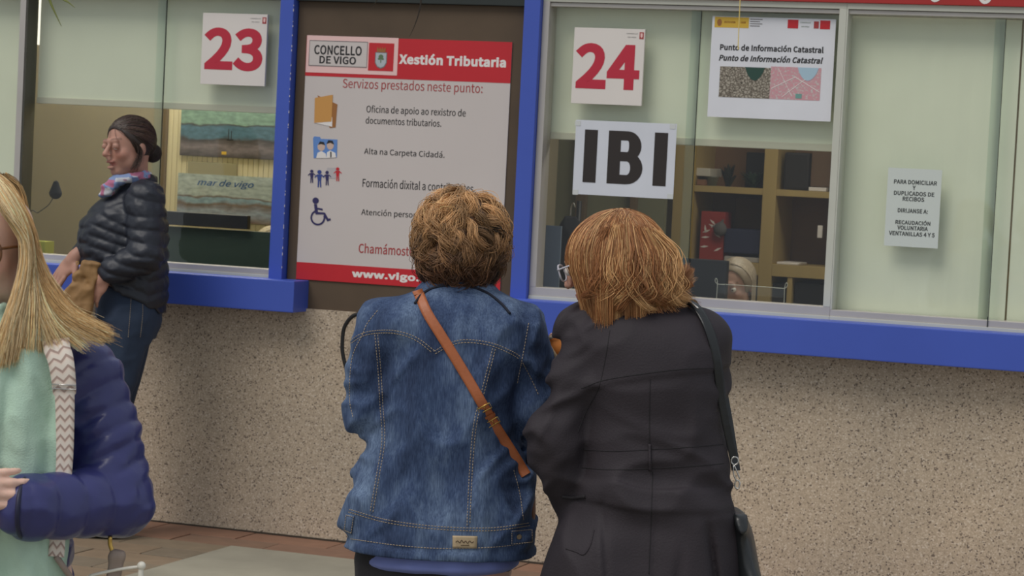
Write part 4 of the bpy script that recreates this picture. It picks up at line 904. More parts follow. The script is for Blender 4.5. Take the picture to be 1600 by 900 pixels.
# body
F = Field((-.42, -.24, -.01), (.42, .50, 1.66), .008)
hR = frame((0.05, 1, -0.45)); hcc = hc+np.array([0, .03, -.012]); head_sdf(F, hcc, hR, .96)
F.cap(hcc+hR@np.array([0, -.03, -.05]), SH(705, 480), .055, .062, .03)
F.loft([(SH(0, 480)[2], SH(700, 480)[0], .0, .10, .07), (SH(0, 510)[2], SH(702, 510)[0], 0, .155, .09), (SH(0, 620)[2], SH(698, 620)[0], 0, .155, .11), (SH(0, 740)[2], SH(695, 740)[0], 0, .14, .105), (SH(0, 860)[2], SH(690, 860)[0], 0, .165, .12), (.78, 0, 0, .16, .12)], .03)
for q, ex in ((-1, 575), (1, 838)):
    s_ = SH(600 if q < 0 else 812, 520); e_ = SH(ex, 642); wv = e_+np.array([-q*.13, .22, .05]); F.chain([s_, e_, wv], [.05, .04, .028])
    hand_sdf(F, wv, (-q*.5, .8, .1), (-q*.3, 0, 1) if q < 0 else (0, 0, 1), q, .6)
    F.chain([(q*.085, 0, .80), (q*.09, .01, .46), (q*.09, -.01, .07)], [.085, .058, .038]); F.cap((q*.09, -.02, .05), (q*.09, .1, .035), .03, .025)
V, Q = F.mesh(); np_mesh('body', V, Q, MAT_SKIN, root, True, paint_face(V, hcc, hR, .96, SKIN_L))
# denim jacket
rows = [(447, 672, 770, .055, .0), (462, 640, 800, .075, -.005), (480, 600, 822, .092, -.01), (512, 590, 824, .112, -.01), (560, 594, 818, .128, 0), (620, 596, 812, .130, 0), (680, 584, 812, .130, 0), (740, 562, 826, .136, 0), (800, 547, 832, .148, 0), (846, 544, 832, .150, 0)]
def lofted(fig, rows):
    out = []
    for (py, a, b, ry, yc) in rows:
        A_, B_ = fig(a, py), fig(b, py); out.append(((A_[2]+B_[2])/2, (A_[0]+B_[0])/2, yc, (B_[0]-A_[0])/2, ry))
    return out
F = Field((-.40, -.26, .76), (.40, .42, 1.46), .005)
lf = lofted(fg, rows); F.loft(lf, .02, 2.3)
for q, sx, ex in ((-1, 603, 576), (1, 800, 822)):
    s_ = SH(sx, 513, -.01); e_ = SH(ex, 638, -.01); wv = e_+np.array([-q*.10, .20, .06])
    F.chain([s_, (s_+e_)/2+np.array([q*.004, 0, 0]), e_, wv], [.064, .055, .051, .043], .010)
zt_, zb_ = SH(0, 812)[2], SH(0, 846)[2]
band = [(z, xc, yc, rx+.006, ry+.006) for (z, xc, yc, rx, ry) in lf]
bl = [(z, np.interp(z, [r[0] for r in lf[::-1]], [r[1] for r in lf[::-1]]), 0, np.interp(z, [r[0] for r in lf[::-1]], [r[3] for r in lf[::-1]])+.007, np.interp(z, [r[0] for r in lf[::-1]], [r[4] for r in lf[::-1]])+.005) for z in np.linspace(zb_, zt_, 5)]
F.loft(bl, .003, 2.3, rnd=.003)
yoke = np.array([SH(x, y)[[0, 2]] for x, y in ((548, 540), (564, 524), (585, 519), (617, 519), (649, 529), (679, 551), (703, 538), (729, 533), (767, 538), (799, 551), (815, 562), (850, 590))])
def den(p):
    zz = p[:, 2]; up = sstep(zt_-.005, zt_+.03, zz)
    d = ridges(p, (7, 7, 3.5), .011, 21, 1.6)*up                             # long soft drapes
    d += ridges(p*np.array([1, 1, 1.0])+np.array([0, 0, 0]), (16, 12, 11), .006, 5, 1.4)*up
    d += ridges(np.stack([p[:, 0]*.8+p[:, 2]*.7, p[:, 1], p[:, 2]*.8-p[:, 0]*.9], 1), (5, 8, 20), .009, 33, 1.3)*sstep(.02, .10, np.abs(p[:, 0]-.01))*up*sstep(1.34, 1.2, zz)
    d += .0035*noise3(p*np.array([30, 30, 55]), 8)*(1-up)
    arm = np.minimum(sstep(.12, .2, np.abs(p[:, 0])), sstep(1.38, 1.25, zz))*sstep(.85, .98, zz)
    d += ridges(p+np.array([0, 0, 0]), (12, 12, 26), .010, 44, 1.3)*arm
    ly = np.interp(p[:, 0], yoke[:, 0], yoke[:, 1]); back = (p[:, 1] < .03)
    d -= .0032*sstep(-.002, .002, zz-ly)*back
    return d*1.0
F.disp(den); V, Q = F.mesh(); jacket = np_mesh('denim_jacket', V, Q, MT['denim'], root); fg.surf(V, Q)
thread = mat('tan_thread', (176, 158, 136), .8)
def double(pts, off=2.6, n=90):
    P = spline(pts, n); T = np.gradient(P, axis=0); T /= np.linalg.norm(T, axis=1)[:, None]; nn = np.stack([T[:, 1], -T[:, 0]], 1)
    return [fg.line([tuple(p) for p in P+nn*o], n, .0007) for o in (-off, off)]
seams = [[(548, 534), (564, 524), (585, 519), (617, 519), (649, 529), (679, 551)], [(679, 551), (703, 538), (729, 533), (767, 538), (799, 551), (815, 561)],
         [(588, 523), (593, 580), (596, 633), (599, 687), (591, 740), (580, 803)], [(772, 545), (756, 607), (743, 660), (737, 719), (733, 793), (732, 822)],
         [(545, 798), (607, 815), (687, 825), (767, 827), (829, 819)]]
L = []
for s_ in seams: L += double(s_, 2.2)
for s_ in ([(567, 521), (550, 560), (546, 620), (552, 655)], [(826, 505), (818, 550), (808, 600)], [(817, 567), (830, 592), (842, 618)], [(548, 842), (620, 852), (690, 857), (770, 855), (828, 848)], [(590, 485), (574, 505), (567, 521)], [(803, 735), (812, 770), (818, 812)]): L.append(fg.line(s_, 90, .0007))
dashes('stitching', L, thread, root, .0048, .0022, .0009)['kind'] = 'stuff'
tubes('seam', [fg.line(s_, 80, -.0006) for s_ in seams], .0016, MT['denim'], root, 6)
# collar: denim fall with a dark rim, round the neck
n = 48; a = np.linspace(0, 2*PI, n, endpoint=False); cN = SH(716, 452, .01)
V = []
for (dz, rx, ry, back) in ((-.022, .088, .078, .0), (-.006, .098, .086, 0), (.004, .090, .078, 0), (.022, .072, .066, 0), (.026, .068, .062, 0), (.004, .070, .062, 0), (-.022, .074, .066, 0)):
    V.append(np.stack([cN[0]+rx*np.cos(a), cN[1]+ry*np.sin(a)-.002, cN[2]+dz+.018*(-np.sin(a))*.4+.002*np.sin(7*a)], 1))
m_ = len(V); V = np.concatenate(V); Q = [(i*n+k, i*n+(k+1) % n, ((i+1) % m_)*n+(k+1) % n, ((i+1) % m_)*n+k) for i in range(m_) for k in range(n)]
np_mesh('collar', V, [q[::-1] for q in Q], MT['denim'], root)
rim = [p for p in (fg.on(x, y, .003) for x, y in spline([(648, 474), (660, 459), (680, 449), (706, 446), (735, 448), (762, 458), (783, 474), (797, 490)], 50)) if p is not None]
tubes('collar_edge', [np.array(rim)], .0030, mat('navy_edge', (24, 28, 44), .8), root, 8)
# waistband tabs, button, sewn label
def patch(name, corners, m, lift, th, nn=6):
    """a sewn-on patch following the garment, corners = photo quad tl,tr,br,bl"""
    tl, tr, br, bl_ = [np.array(c, float) for c in corners]; G = []
    for j in range(nn+1):
        for i in range(nn+1):
            u, v = i/nn, j/nn; p = tl*(1-u)*(1-v)+tr*u*(1-v)+br*u*v+bl_*(1-u)*v; h = fg.on(p[0], p[1], lift); G.append(h if h is not None else G[-1])
    G = np.array(G); k = nn+1; G2 = G+np.array([0, th, 0]); V = np.vstack([G, G2]); Q = [(j*k+i, j*k+i+1, (j+1)*k+i+1, (j+1)*k+i) for j in range(nn) for i in range(nn)]
    Q += [(k*k+q[3], k*k+q[2], k*k+q[1], k*k+q[0]) for q in Q]; rim_ = [(j*k) for j in range(k)]
    edge = [i for i in range(k)]+[j*k+nn for j in range(1, k)]+[nn*k+i for i in range(nn-1, -1, -1)]+[j*k for j in range(nn-1, 0, -1)]
    for a_, b_ in zip(edge, edge[1:]+edge[:1]): Q.append((b_, a_, k*k+a_, k*k+b_))
    return np_mesh(name, V, [q[::-1] for q in Q], m, root, False)
lb = patch('sewn_label', ((707, 837), (746, 838), (745, 857), (707, 856)), mat('tan_label', (186, 164, 132), .7, var=.08, vscale=60), .0022, .002)
sq = [fg.line([(712+k*3.1, 847+q) for k, q in enumerate((0, -2, 1, -3, 1, -2, 2, -2, 1, -1))], 40, .0028), fg.line([(720, 852), (733, 852)], 8, .0028)]
tubes('label_stitching', sq, .0008, mat('brown_thread', (92, 72, 54), .8), lb, 4)
for c in (((798, 829), (833, 826), (834, 848), (798, 852)), ((540, 803), (553, 806), (549, 835), (537, 830))):
    t_ = patch('waist_tab', c, MT['denim'], .003, .003, 4); q = [c[0], c[1], c[2], c[3], c[0]]
    dashes('tab_stitching', [fg.line([(x*.9+(c[0][0]+c[2][0])/2*.1, y*.88+(c[0][1]+c[2][1])/2*.12) for x, y in (q[i], q[i+1])], 20, .0042) for i in range(4)], thread, t_, .004, .002, .0008)
bp0 = fg.on(811, 839, .0045)
bm = bmesh.new(); bmesh.ops.create_cone(bm, cap_ends=True, segments=18, radius1=.0065, radius2=.005, depth=.003, matrix=Matrix.Translation(tuple(bp0)) @ Matrix.Rotation(PI/2, 4, 'X')); bm_obj('button', bm, mat('brass_button', (120, 104, 84), .4, .6), root)
# blouse under the jacket and black trousers
F = Field((-.3, -.22, .70), (.3, .22, .92), .006)
F.loft([(SH(0, 852)[2], SH(684, 880)[0], .0, .150, .120), (SH(0, 847)[2], SH(684, 870)[0], 0, .166, .136), (SH(0, 838)[2], SH(690, 850)[0], 0, .178, .142), (SH(0, 820)[2]+.02, SH(690, 820)[0], 0, .17, .13)], .01); F.disp(lambda p: .004*noise3(p*np.array([22, 22, 10]), 3)); V, Q = F.mesh()
np_mesh('blouse', V, Q, mat('lilac_jersey', (122, 134, 196), .8, var=.05, vscale=20), root)
F = Field((-.3, -.24, .06), (.3, .24, .86), .008)
F.loft([(.64, .0, 0, .150, .115), (.72, 0, 0, .163, .125), (.80, 0, 0, .166, .13), (.84, 0, 0, .160, .125)], .02, 2.4)
for q in (-1, 1): F.chain([(q*.082, 0, .74), (q*.088, .01, .46), (q*.09, -.01, .10)], [.092, .070, .058], .03)
F.disp(lambda p: ridges(p, (10, 10, 14), .004, 9)); V, Q = F.mesh(); np_mesh('trousers', V, Q, mat('black_trousers', (34, 32, 36), .85, bump=.2, bscale=200), root)
shoes(root, ((-.09, 0, -.1), (.09, .0, .12)), MT['black'])
# curly hair
def curls(c, R, rad, locks, per, base_cols, n=13, seed=3, r=.0009, face_clear=.35, zmin=-.9, amp=.010, len_=(.06, .10)):
    g = np.random.default_rng(seed); P = []; Cc = []
    k = np.arange(locks*2)+.5; ph = np.arccos(1-2*k/(locks*2)); th = PI*(1+5**.5)*k
    D = np.stack([np.cos(th)*np.sin(ph), np.sin(th)*np.sin(ph), np.cos(ph)], 1); D = D[(D[:, 1] < face_clear) & (D[:, 2] > zmin)]
    rad = np.array(rad)
    for d in D:
        down = np.array([0, 0, -1.0])-d*(-d[2]); nd = np.linalg.norm(down); down = down/nd if nd > .15 else np.array([g.normal(), g.normal(), 0]); down /= np.linalg.norm(down)
        side = np.cross(d, down); an = g.uniform(-1.1, 1.1); dirv = down*math.cos(an)+side*math.sin(an); L_ = g.uniform(*len_); bend = g.uniform(-1, 1)*1.2; ph0 = g.uniform(0, 6.28); wav = g.choice([.8, 1.2, 1.6])
        t = np.linspace(0, 1, n); ang = bend*t+amp/.010*.55*np.sin(2*PI*wav*t+ph0); st = L_/n
        s2 = np.cross(d, dirv); step = dirv[None]*np.cos(ang)[:, None]+s2[None]*np.sin(ang)[:, None]; cen = d*rad+np.cumsum(step, 0)*st
        qn = cen/rad; ln = np.linalg.norm(qn, axis=1)[:, None]; hgt = 1+(.10+.06*g.random())*np.sin(PI*np.minimum(t*1.15, 1))[:, None]-.02+amp*1.2*np.sin(2*PI*wav*t*1.3+ph0)[:, None]
        cen = qn/ln*rad*hgt
        of = g.normal(0, 1, (per, 1, 3))*np.array([.0052, .0052, .0052]); fl = (0.55+.6*np.sin(PI*t)*.9+.25*t)[None, :, None]
        tw = g.normal(0, .0012, (per, n, 3)); tw = np.cumsum(tw, 1)*.35; PP = cen[None]+of*fl+tw
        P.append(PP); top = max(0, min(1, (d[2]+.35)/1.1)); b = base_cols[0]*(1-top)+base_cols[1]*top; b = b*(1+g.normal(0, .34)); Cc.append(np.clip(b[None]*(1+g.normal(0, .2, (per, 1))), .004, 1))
    P = np.concatenate(P); Cc = np.concatenate(Cc); P = P@R.T+c; return strands(P, r, Cc)
def hair_cap(c, R, rad, cut, lumps=.008, res=.005, colr=(.05, .025, .012), freq=28, seed=2, extra=None):
    M_ = max(rad)+.03; F = Field(np.array(c)-M_, np.array(c)+M_, res); F.ell(c, rad, R)
    if extra: extra(F)
    if cut is not None: F.ell(np.array(c)+R@np.array(cut[0]), cut[1], R, .01, True)
    F.disp(lambda p: lumps*noise3(p*freq, seed)+lumps*.5*noise3(p*freq*2.1, seed+1)); V, Q = F.mesh(); return V, Q, np.tile(np.array(colr), (len(V), 1))
hr = frame((0.0, 1, -0.15)); ch = fg(720, 378, .01)
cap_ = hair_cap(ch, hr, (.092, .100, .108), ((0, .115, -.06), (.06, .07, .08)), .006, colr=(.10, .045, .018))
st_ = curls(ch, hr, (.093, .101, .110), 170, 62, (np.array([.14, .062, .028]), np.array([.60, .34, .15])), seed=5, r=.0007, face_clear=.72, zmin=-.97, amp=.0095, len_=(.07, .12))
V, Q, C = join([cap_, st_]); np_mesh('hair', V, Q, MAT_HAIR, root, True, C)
# brown leather bag worn across the body
bag = empty('crossbody_bag', fg.loc, -YAW, 'brown leather crossbody bag with a buckled strap across the denim jacket', 'bag')
P = [p for p in (fg.on(x, y, .0030) for x, y in spline([(655, 460), (668, 490), (690, 525), (730, 590), (757, 637), (775, 667), (800, 706), (822, 742)], 60)) if p is not None]
P = np.array(P)
for _ in range(6): P[1:-1] = (P[:-2]+2*P[1:-1]+P[2:])/4
P[:, 1] -= .001
over = np.array([P[0]+np.array([-.006, .03, .006]), P[0]+np.array([-.002, .10, -.02]), P[0]+np.array([.05, .16, -.14]), P[0]+np.array([.16, .185, -.30]), P[-1]+np.array([-.0, .165, .0])])
leather = mat('tan_leather', (172, 98, 58), .48, var=.10, vscale=30, bump=.15, bscale=150)
ribbon('strap', P, (1, 0, .45), .0225, .003, leather, bag)
ribbon('strap_front', spline(np.vstack([P[:1], over]), 40), (1, .3, .4), .0225, .003, leather, bag)
def at_strap(t): i = int(t*(len(P)-1)); d = P[min(i+1, len(P)-1)]-P[i-1]; return P[i], d/np.linalg.norm(d)
for px_, nm in ((757.5, 'buckle'), (772, 'buckle')):
    i = int(np.argmin(np.abs(P[:, 0]-SH(px_, 650)[0]))); c0 = P[i]; d = P[i+1]-P[i-1]; d /= np.linalg.norm(d); u = np.cross(d, (0, -1, 0)); u /= np.linalg.norm(u)
    h, w2 = .0065, .0145; lo = np.array([0, -.003, 0])
    tubes(nm, [np.array([c0+u*w2*a_+d*h*b_+lo for a_, b_ in ((-1, -1), (1, -1), (1, 1), (-1, 1))])], .0013, MT['goldm'], bag, 6, True); tubes('buckle_pin', [np.array([c0-d*h+lo, c0+d*h+lo])], .0009, MT['goldm'], bag, 6)
i = int(np.argmin(np.abs(P[:, 0]-SH(764, 650)[0]))); ribbon('keeper', np.array([P[i]-.003*(P[i+1]-P[i-1])/np.linalg.norm(P[i+1]-P[i-1]), P[i]+.005*(P[i+1]-P[i-1])/np.linalg.norm(P[i+1]-P[i-1])])+np.array([0, -.002, 0]), (1, 0, .45), .027, .005, leather, bag)
e0 = P[-1]
F = Field(e0+np.array([-.06, -.03, -.24]), e0+np.array([.06, .24, .03]), .005); F.box(e0+np.array([-.004, .115, -.11]), (.028, .09, .075), None, .02); F.cap(e0+np.array([0, .02, -.02]), e0+np.array([.006, .035, -.09]), .012, .014, .02); V, Q = F.mesh(); np_mesh('bag_body', V, Q, mat('brown_bag_leather', (122, 72, 44), .5, var=.1, vscale=25), bag)

# ---------------------------------------------------------------- 2. woman in the black trench coat
fg = Fig(1015, 600, 5.26); root = fg.root('person', 'woman seen from behind in a black trench coat, straight red brown hair, glasses', 'person', None); SH = lambda px, py, dy=0: fg(px, py, dy)
hR = frame((-.84, .42, -.34), .06); hcc = SH(951, 409, .02)
F = Field((-.45, -.24, -.01), (.42, .45, 1.62), .0055)
head_sdf(F, hcc, hR, .97); F.cap(hcc+hR@np.array([0, -.035, -.05]), SH(990, 492, .01), .052, .06, .03)
F.loft([(SH(0, 490)[2], SH(1005, 490)[0], .0, .11, .07), (SH(0, 520)[2], SH(1012, 520)[0], 0, .15, .09), (SH(0, 640)[2], SH(1018, 640)[0], 0, .15, .11), (SH(0, 740)[2], SH(1022, 740)[0], 0, .145, .11), (SH(0, 850)[2], SH(1015, 850)[0], 0, .17, .125), (.76, 0, 0, .165, .12)], .03)
for q in (-1, 1): F.chain([(q*.085+.01, 0, .78), (q*.09, .01, .45), (q*.09, -.01, .07)], [.085, .055, .037]); F.cap((q*.09, -.02, .05), (q*.09, .1, .035), .03, .025)
F.chain([SH(928, 535), SH(864, 688, -.02), SH(888, 775, .03)], [.05, .04, .03]); hand_sdf(F, SH(893, 778, .04), (.25, .3, -.6), (0, -.2, -1), -1, .5)
wr_ = SH(915, 585, .26); F.chain([SH(1098, 535), SH(1090, 660, .12), wr_], [.05, .04, .028]); hand_sdf(F, wr_, (-.75, .05, .45), (0, -1, .1), 1, .8, .95)
V, Q = F.mesh(); np_mesh('body', V, Q, MAT_SKIN, root, True, paint_face(V, hcc, hR, .97, SKIN_L))
eyes(root, hcc, hR, .97)
# glasses
def glasses(root, c, R, s, m, rim=.0014, w=.024, h=.019, lens_m=None, drop=0.0, tip=-.01):
    P_ = lambda x, y, z: np.array(c)+R@(np.array([x, y, z-drop])*s); g_ = tubes('spectacles', [[P_(-.010, .107, .010), P_(0, .110, .013), P_(.010, .107, .010)]], rim*s, m, root, 6); t = np.linspace(0, 2*PI, 28, endpoint=False)
    for q in (-1, 1):
        sq_ = lambda a_: np.sign(np.cos(a_))*abs(np.cos(a_))**.75
        pts = np.array([P_(q*(.033+w*sq_(a_)), .106-.006*((.033+w*sq_(a_))/.05)**2, .006+h*np.sign(np.sin(a_))*abs(np.sin(a_))**.8) for a_ in t]); tubes('rim', [pts], rim*s, m, g_, 6, True)
        cen = pts.mean(0); np_mesh('lens', np.vstack([pts, cen]), [(i, (i+1) % 28, 28, 28) for i in range(28)] if False else [(i, (i+1) % 28, 28) for i in range(28)], lens_m or MT['lens'], g_, True)
        tubes('temple', [spline([P_(q*.058, .100, .014), P_(q*.075, .06, .014), P_(q*.081, .01, .012), P_(q*.080, -.02, .0), P_(q*.078, -.035, -.018)], 20)], rim*s, m, g_, 6)
    return g_
glasses(root, hcc, hR, .97, mat('pale_frame', (206, 204, 214), .3), .0020)
# coat
rows = [(478, 950, 1070, .06, .0), (492, 926, 1098, .085, 0), (520, 914, 1116, .112, 0), (560, 912, 1124, .128, 0), (620, 908, 1130, .135, 0), (700, 910, 1134, .135, 0), (735, 908, 1136, .137, 0), (800, 884, 1146, .155, 0), (880, 850, 1154, .175, 0), (1000, 835, 1166, .19, 0), (1140, 822, 1180, .20, 0)]
lf = lofted(fg, rows); F = Field((-.42, -.28, .46), (.36, .40, 1.44), .005); F.loft(lf, .02, 2.3)
L_ = [SH(936, 529, -.005), SH(906, 600, -.025), SH(868, 686, -.035), SH(880, 740, -.01), SH(893, 782, .01)]; F.chain(L_, [.058, .057, .058, .052, .046], .02)
F.chain([SH(1092, 530), SH(1094, 600, .05), SH(1085, 665, .11), SH(925, 590, .25)], [.064, .058, .056, .046], .02)
I = lambda z, k: np.interp(z, [r_[0] for r_ in lf[::-1]], [r_[k] for r_ in lf[::-1]])
bz0, bz1 = SH(0, 729)[2], SH(0, 699)[2]; F.loft([(z, I(z, 1), 0, I(z, 3)+.004, I(z, 4)+.006) for z in np.linspace(bz0, bz1, 5)], .002, 2.3, rnd=.0025)
F.ell(SH(906, 494, .0), (.024, .06, .018), frame((1, .3, .55)), .02)                       # turned collar at the left
yk = np.array([SH(x, y)[[0, 2]] for x, y in ((905, 607), (945, 594), (1006, 583), (1065, 576), (1118, 574), (1140, 574))])
arm_a, arm_b, arm_c = L_[0], L_[2], L_[4]
def coat(p):
    x, y, z = p.T; low = sstep(bz0, bz0-.12, z); d = ridges(p, (8, 8, 2.2), .011, 61, 1.5)*low + ridges(p, (7, 8, 9), .006, 62, 1.3)*(1-low)
    d += ridges(np.stack([x, y, z+.25*x], 1), (6, 9, 22), .0055, 63, 1.3)*sstep(bz1+.22, bz1+.06, z)*(1-low)*sstep(bz0-.03, bz1, z)
    la = -.105-.28*(1.30-z); arm = sstep(.02, -.03, x-la)*sstep(SH(0, 805)[2]-.02, SH(0, 760)[2], z)
    d += ridges(np.stack([x*.7+z*.5, y, z*.9-x*.6], 1), (12, 12, 24), .010, 64, 1.3)*arm
    back = y < .04; d -= .004*sstep(-.002, .003, z-np.interp(x, yk[:, 0], yk[:, 1]))*back*(1-arm)
    for px0, py0, px1, py1, dep, wd in ((1097, 790, 1112, 900, .016, .008), (1020, 742, 1014, 900, .005, .0025), (936, 740, 945, 900, .006, .004), (1060, 820, 1050, 900, .006, .010)):
        a_, b_ = SH(px0, py0), SH(px1, py1); xl = a_[0]+(b_[0]-a_[0])*(z-a_[2])/(b_[2]-a_[2]); d += dep*np.exp(-((x-xl)/wd)**2)*sstep(a_[2]+.01, a_[2]-.10, z)*back
    return d
F.disp(lambda p: 1.35*coat(p)); V, Q = F.mesh(); coatm = mat('black_gabardine', (50, 44, 49), .72, var=.10, vscale=9, bump=.25, bscale=240, spec=.35)
np_mesh('trench_coat', V, Q, coatm, root); fg.surf(V, Q)
seamm = mat('black_seam', (30, 26, 30), .8)
SL = [[(908, 607), (945, 594), (1006, 584), (1065, 577), (1118, 575)], [(953, 516), (946, 560), (935, 607), (915, 645), (903, 676)], [(1110, 505), (1122, 540), (1126, 590)], [(1020, 737), (1017, 820), (1014, 897)], [(908, 702), (960, 705), (1040, 701), (1100, 697), (1130, 694)], [(908, 731), (960, 734), (1040, 731), (1100, 727), (1132, 724)], [(1016, 592), (1015, 640), (1015, 698)]]
tubes('seam', [fg.line(s_, 70, .0000) for s_ in SL if len(fg.line(s_, 70, 0)) > 5], .0011, seamm, root, 5)
tubes('pocket_welt', [fg.line([(884, 857), (900, 862), (912, 866), (922, 852), (928, 828)], 30, .0005)], .0018, coatm, root, 6)
tubes('belt_loop', [fg.line([(1015, 694), (1016, 736)], 12, .003)], .0032, coatm, root, 6)
ep = fg.line([(878, 776), (895, 778), (914, 776)], 20, .002); tubes('cuff_strap', [ep], .0040, seamm, root, 6)
def lock(pts, S, seed, col, spread, r, n=22):
    g = np.random.default_rng(seed); P = spline(np.array(pts), n)[None]; t = np.linspace(0, 1, n)[None, :, None]
    o = g.normal(0, spread, (S, 1, 3))*(.35+.9*np.sin(PI*np.clip(t*.85+.1, 0, 1))); P = P+o+np.cumsum(g.normal(0, .0004, (S, n, 3)), 1)
    return strands(P, r, np.clip(np.array(col)[None]*(1+g.normal(0, .2, (S, 1))), .004, 1))
# hair: straight, falling from the crown, flicked out at the back
def bob():
    g = np.random.default_rng(9); S = 9500; up = np.array([.02, -.05, 1.0]); c = SH(966, 404, .0); rad = np.array([.112, .108, .106])
    az = g.uniform(0, 2*PI, S); d0 = np.stack([.10*g.normal(0, 1, S)+.05, .10*g.normal(0, 1, S)-.05, np.ones(S)*1.0], 1); el = np.radians(g.uniform(-12, 8, S))
    d1 = np.stack([np.cos(az)*np.cos(el), np.sin(az)*np.cos(el), np.sin(el)], 1); n1, n2 = 12, 12
    lay = g.random(S)**.5; D = ellip_paths(None, None, rad, d0, d1, n1); top = c+D*rad*(.90+.10*lay[:, None, None])
    top = top+g.normal(0, .0015, (S, 1, 3))
    # hanging part
    end = top[:, -1]; v = np.array([0, 0, -1.0]); zend = SH(0, 452)[2]+g.normal(0, .008, S)
    front = np.clip((-np.cos(az)-.35)/.65, 0, 1); back = np.clip((np.cos(az)-.1)/.9, 0, 1)
    away = np.clip((np.sin(az)+.1)/.6, 0, 1)
    zend = zend+front*.050*np.clip(np.sin(az)+.55, 0, 1)*1.0+back*.010
    t = np.linspace(0, 1, n2+1)[None, 1:, None]; Ln = (end[:, 2]-zend)[:, None, None]
    tar = end.copy(); tar[:, 2] = zend; axis = SH(975, 470, .0); cl = np.floor(az/(2*PI)*46)+np.floor(g.random(S)*3)*50
    rr = np.array([np.sin(cl*12.9898)*.5, np.cos(cl*7.233)*.5]).T
    tar[:, :2] = tar[:, :2]*.80+axis[:2]*.20; tar[:, :2] += rr*.022*(1+.4*back[:, None]); tar[:, 0] += front*.030
    tar[:, 0] += back*.045*(.4+g.random(S)); tar[:, 2] += back*.024*g.random(S)
    sagx = np.sin(t*PI)*(.004+.006*rr[:, :1, None]); P2 = end[:, None]*(1-t)+tar[:, None]*t
    P2[:, :, 0] += (sagx*np.cos(az)[:, None, None])[:, :, 0]; P2[:, :, 1] += (sagx*np.sin(az)[:, None, None])[:, :, 0]
    # curl the ends: out and up at the back, inward elsewhere
    tt = np.clip((t[:, :, 0]-.6)/.4, 0, 1)**2; P2[:, :, 0] += tt*back[:, None]*.022; P2[:, :, 2] += tt*back[:, None]*.012
    P2[:, :, 0] -= .012*np.sin(t[:, :, 0]*PI)*0
    P = np.concatenate([top, P2], 1); wv = np.sin(np.linspace(0, 5, n1+n2)[None, :]+cl[:, None])*.0022; P[:, :, 0] += wv; P[:, :, 2] += wv*.3
    for _ in range(2): P[:, 1:-1] = (P[:, :-2]+2*P[:, 1:-1]+P[:, 2:])/4
    hue = np.where(g.random(S) < .42, 1, 0)[:, None]*(.5+.5*np.sin(cl*3.3))[:, None]; base = np.array([.38, .16, .060])*(1-hue)+np.array([.76, .45, .20])*hue
    base = base*(1+.25*np.sin(cl*5.1)[:, None]); base = base*(1-.35*back[:, None]*0); col = np.clip(base*(1+g.normal(0, .16, (S, 1))), .01, 1)
    A_ = strands(P, .00078, col); L2 = [A_]
    # separate waved locks over the lower edge and the flick at the back
    for k in range(46):
        q = k/45; x0 = 934+120*q+g.normal(0, 5); sw = g.choice([-1, 1])*g.uniform(6, 15); dyy = -.104+.05*abs(q-.5)*1.2; hi_ = g.random() < .45
        e = 474+g.normal(0, 5)-(6 if q < .2 else 0)
        pts = [SH(944+82*q, 352+20*abs(q-.4), -.085), SH(x0-2, 395, dyy-.005), SH(x0+sw*.4, 425, dyy-.012), SH(x0-sw*.6, 448, dyy-.010), SH(x0+sw, e-8, dyy-.004), SH(x0+sw*2.0, e-2, dyy+.01)]
        L2.append(lock(pts, 60, 100+k, (.36, .15, .055) if not hi_ else (.74, .43, .19), .0052, .00078))
    for k in range(30):
        q = k/29; e = SH(1078-18*abs(q-.4)+g.normal(0, 4), 414+50*q, -.06+.10*g.random())
        pts = [SH(1015+10*g.random(), 365, -.05), SH(1042, 398+8*q, -.05), SH(1046+4*q, 430+8*q, -.045), SH(1052+g.normal(0, 3), 440+18*q, -.04), SH(1064, 436+24*q, -.05), e]
        L2.append(lock(pts, 60, 200+k, (.36, .15, .055) if g.random() < .7 else (.70, .38, .16), .0045, .00075))
    return join(L2), c, rad
st_, cB, rB = bob()
F = Field(cB-.17, cB+.14, .005); F.ell(cB, rB*.93, None); F.loft([(SH(0, 476)[2], SH(985, 470)[0], .0, .070, .070), (SH(0, 440)[2], SH(975, 440)[0], -.005, .085, .085), (SH(0, 400)[2], cB[0], -.005, .085, .09)], .02, 2)
F.ell(SH(884, 446, .035), (.050, .12, .062), None, .01, True); V, Q = F.mesh(); V, Q, C = join([(V, Q, np.tile(np.array([.22, .085, .03]), (len(V), 1))), st_]); np_mesh('hair', V, Q, MAT_HAIR, root, True, C)
# black leather shoulder bag
bag = empty('shoulder_bag', fg.loc, -YAW, 'black leather shoulder bag hanging at the right side of the trench coat', 'bag'); bl_ = mat('black_leather', (34, 36, 38), .34, var=.1, vscale=20, bump=.2, bscale=60)
P = np.array([SH(1072, 468, -.02)+[0, 0, .0], SH(1090, 482, -.055), SH(1108, 515, -.085), SH(1120, 560, -.09), SH(1126, 610, -.08), SH(1136, 665, -.07), SH(1147, 714, -.06)]); P = spline(P, 40)
ribbon('strap', P, (1, .3, 0), .020, .003, bl_, bag); P2 = spline(np.array([SH(1072, 468, -.02), SH(1085, 478, .06), SH(1118, 560, .12), SH(1135, 640, .10), SH(1150, 735, .05)]), 30); ribbon('strap', P2, (1, .3, 0), .020, .003, bl_, bag)
def ring(name, c, r_, m, parent, t=.0012, nrm='y', sx=1.0):
    a_ = np.linspace(0, 2*PI, 22, endpoint=False); z0_ = np.zeros(22)
    pts = np.stack([np.cos(a_)*r_*sx, z0_, np.sin(a_)*r_], 1) if nrm == 'y' else np.stack([z0_, np.cos(a_)*r_, np.sin(a_)*r_], 1); return tubes(name, [pts+np.array(c)], t, m, parent, 6, True)
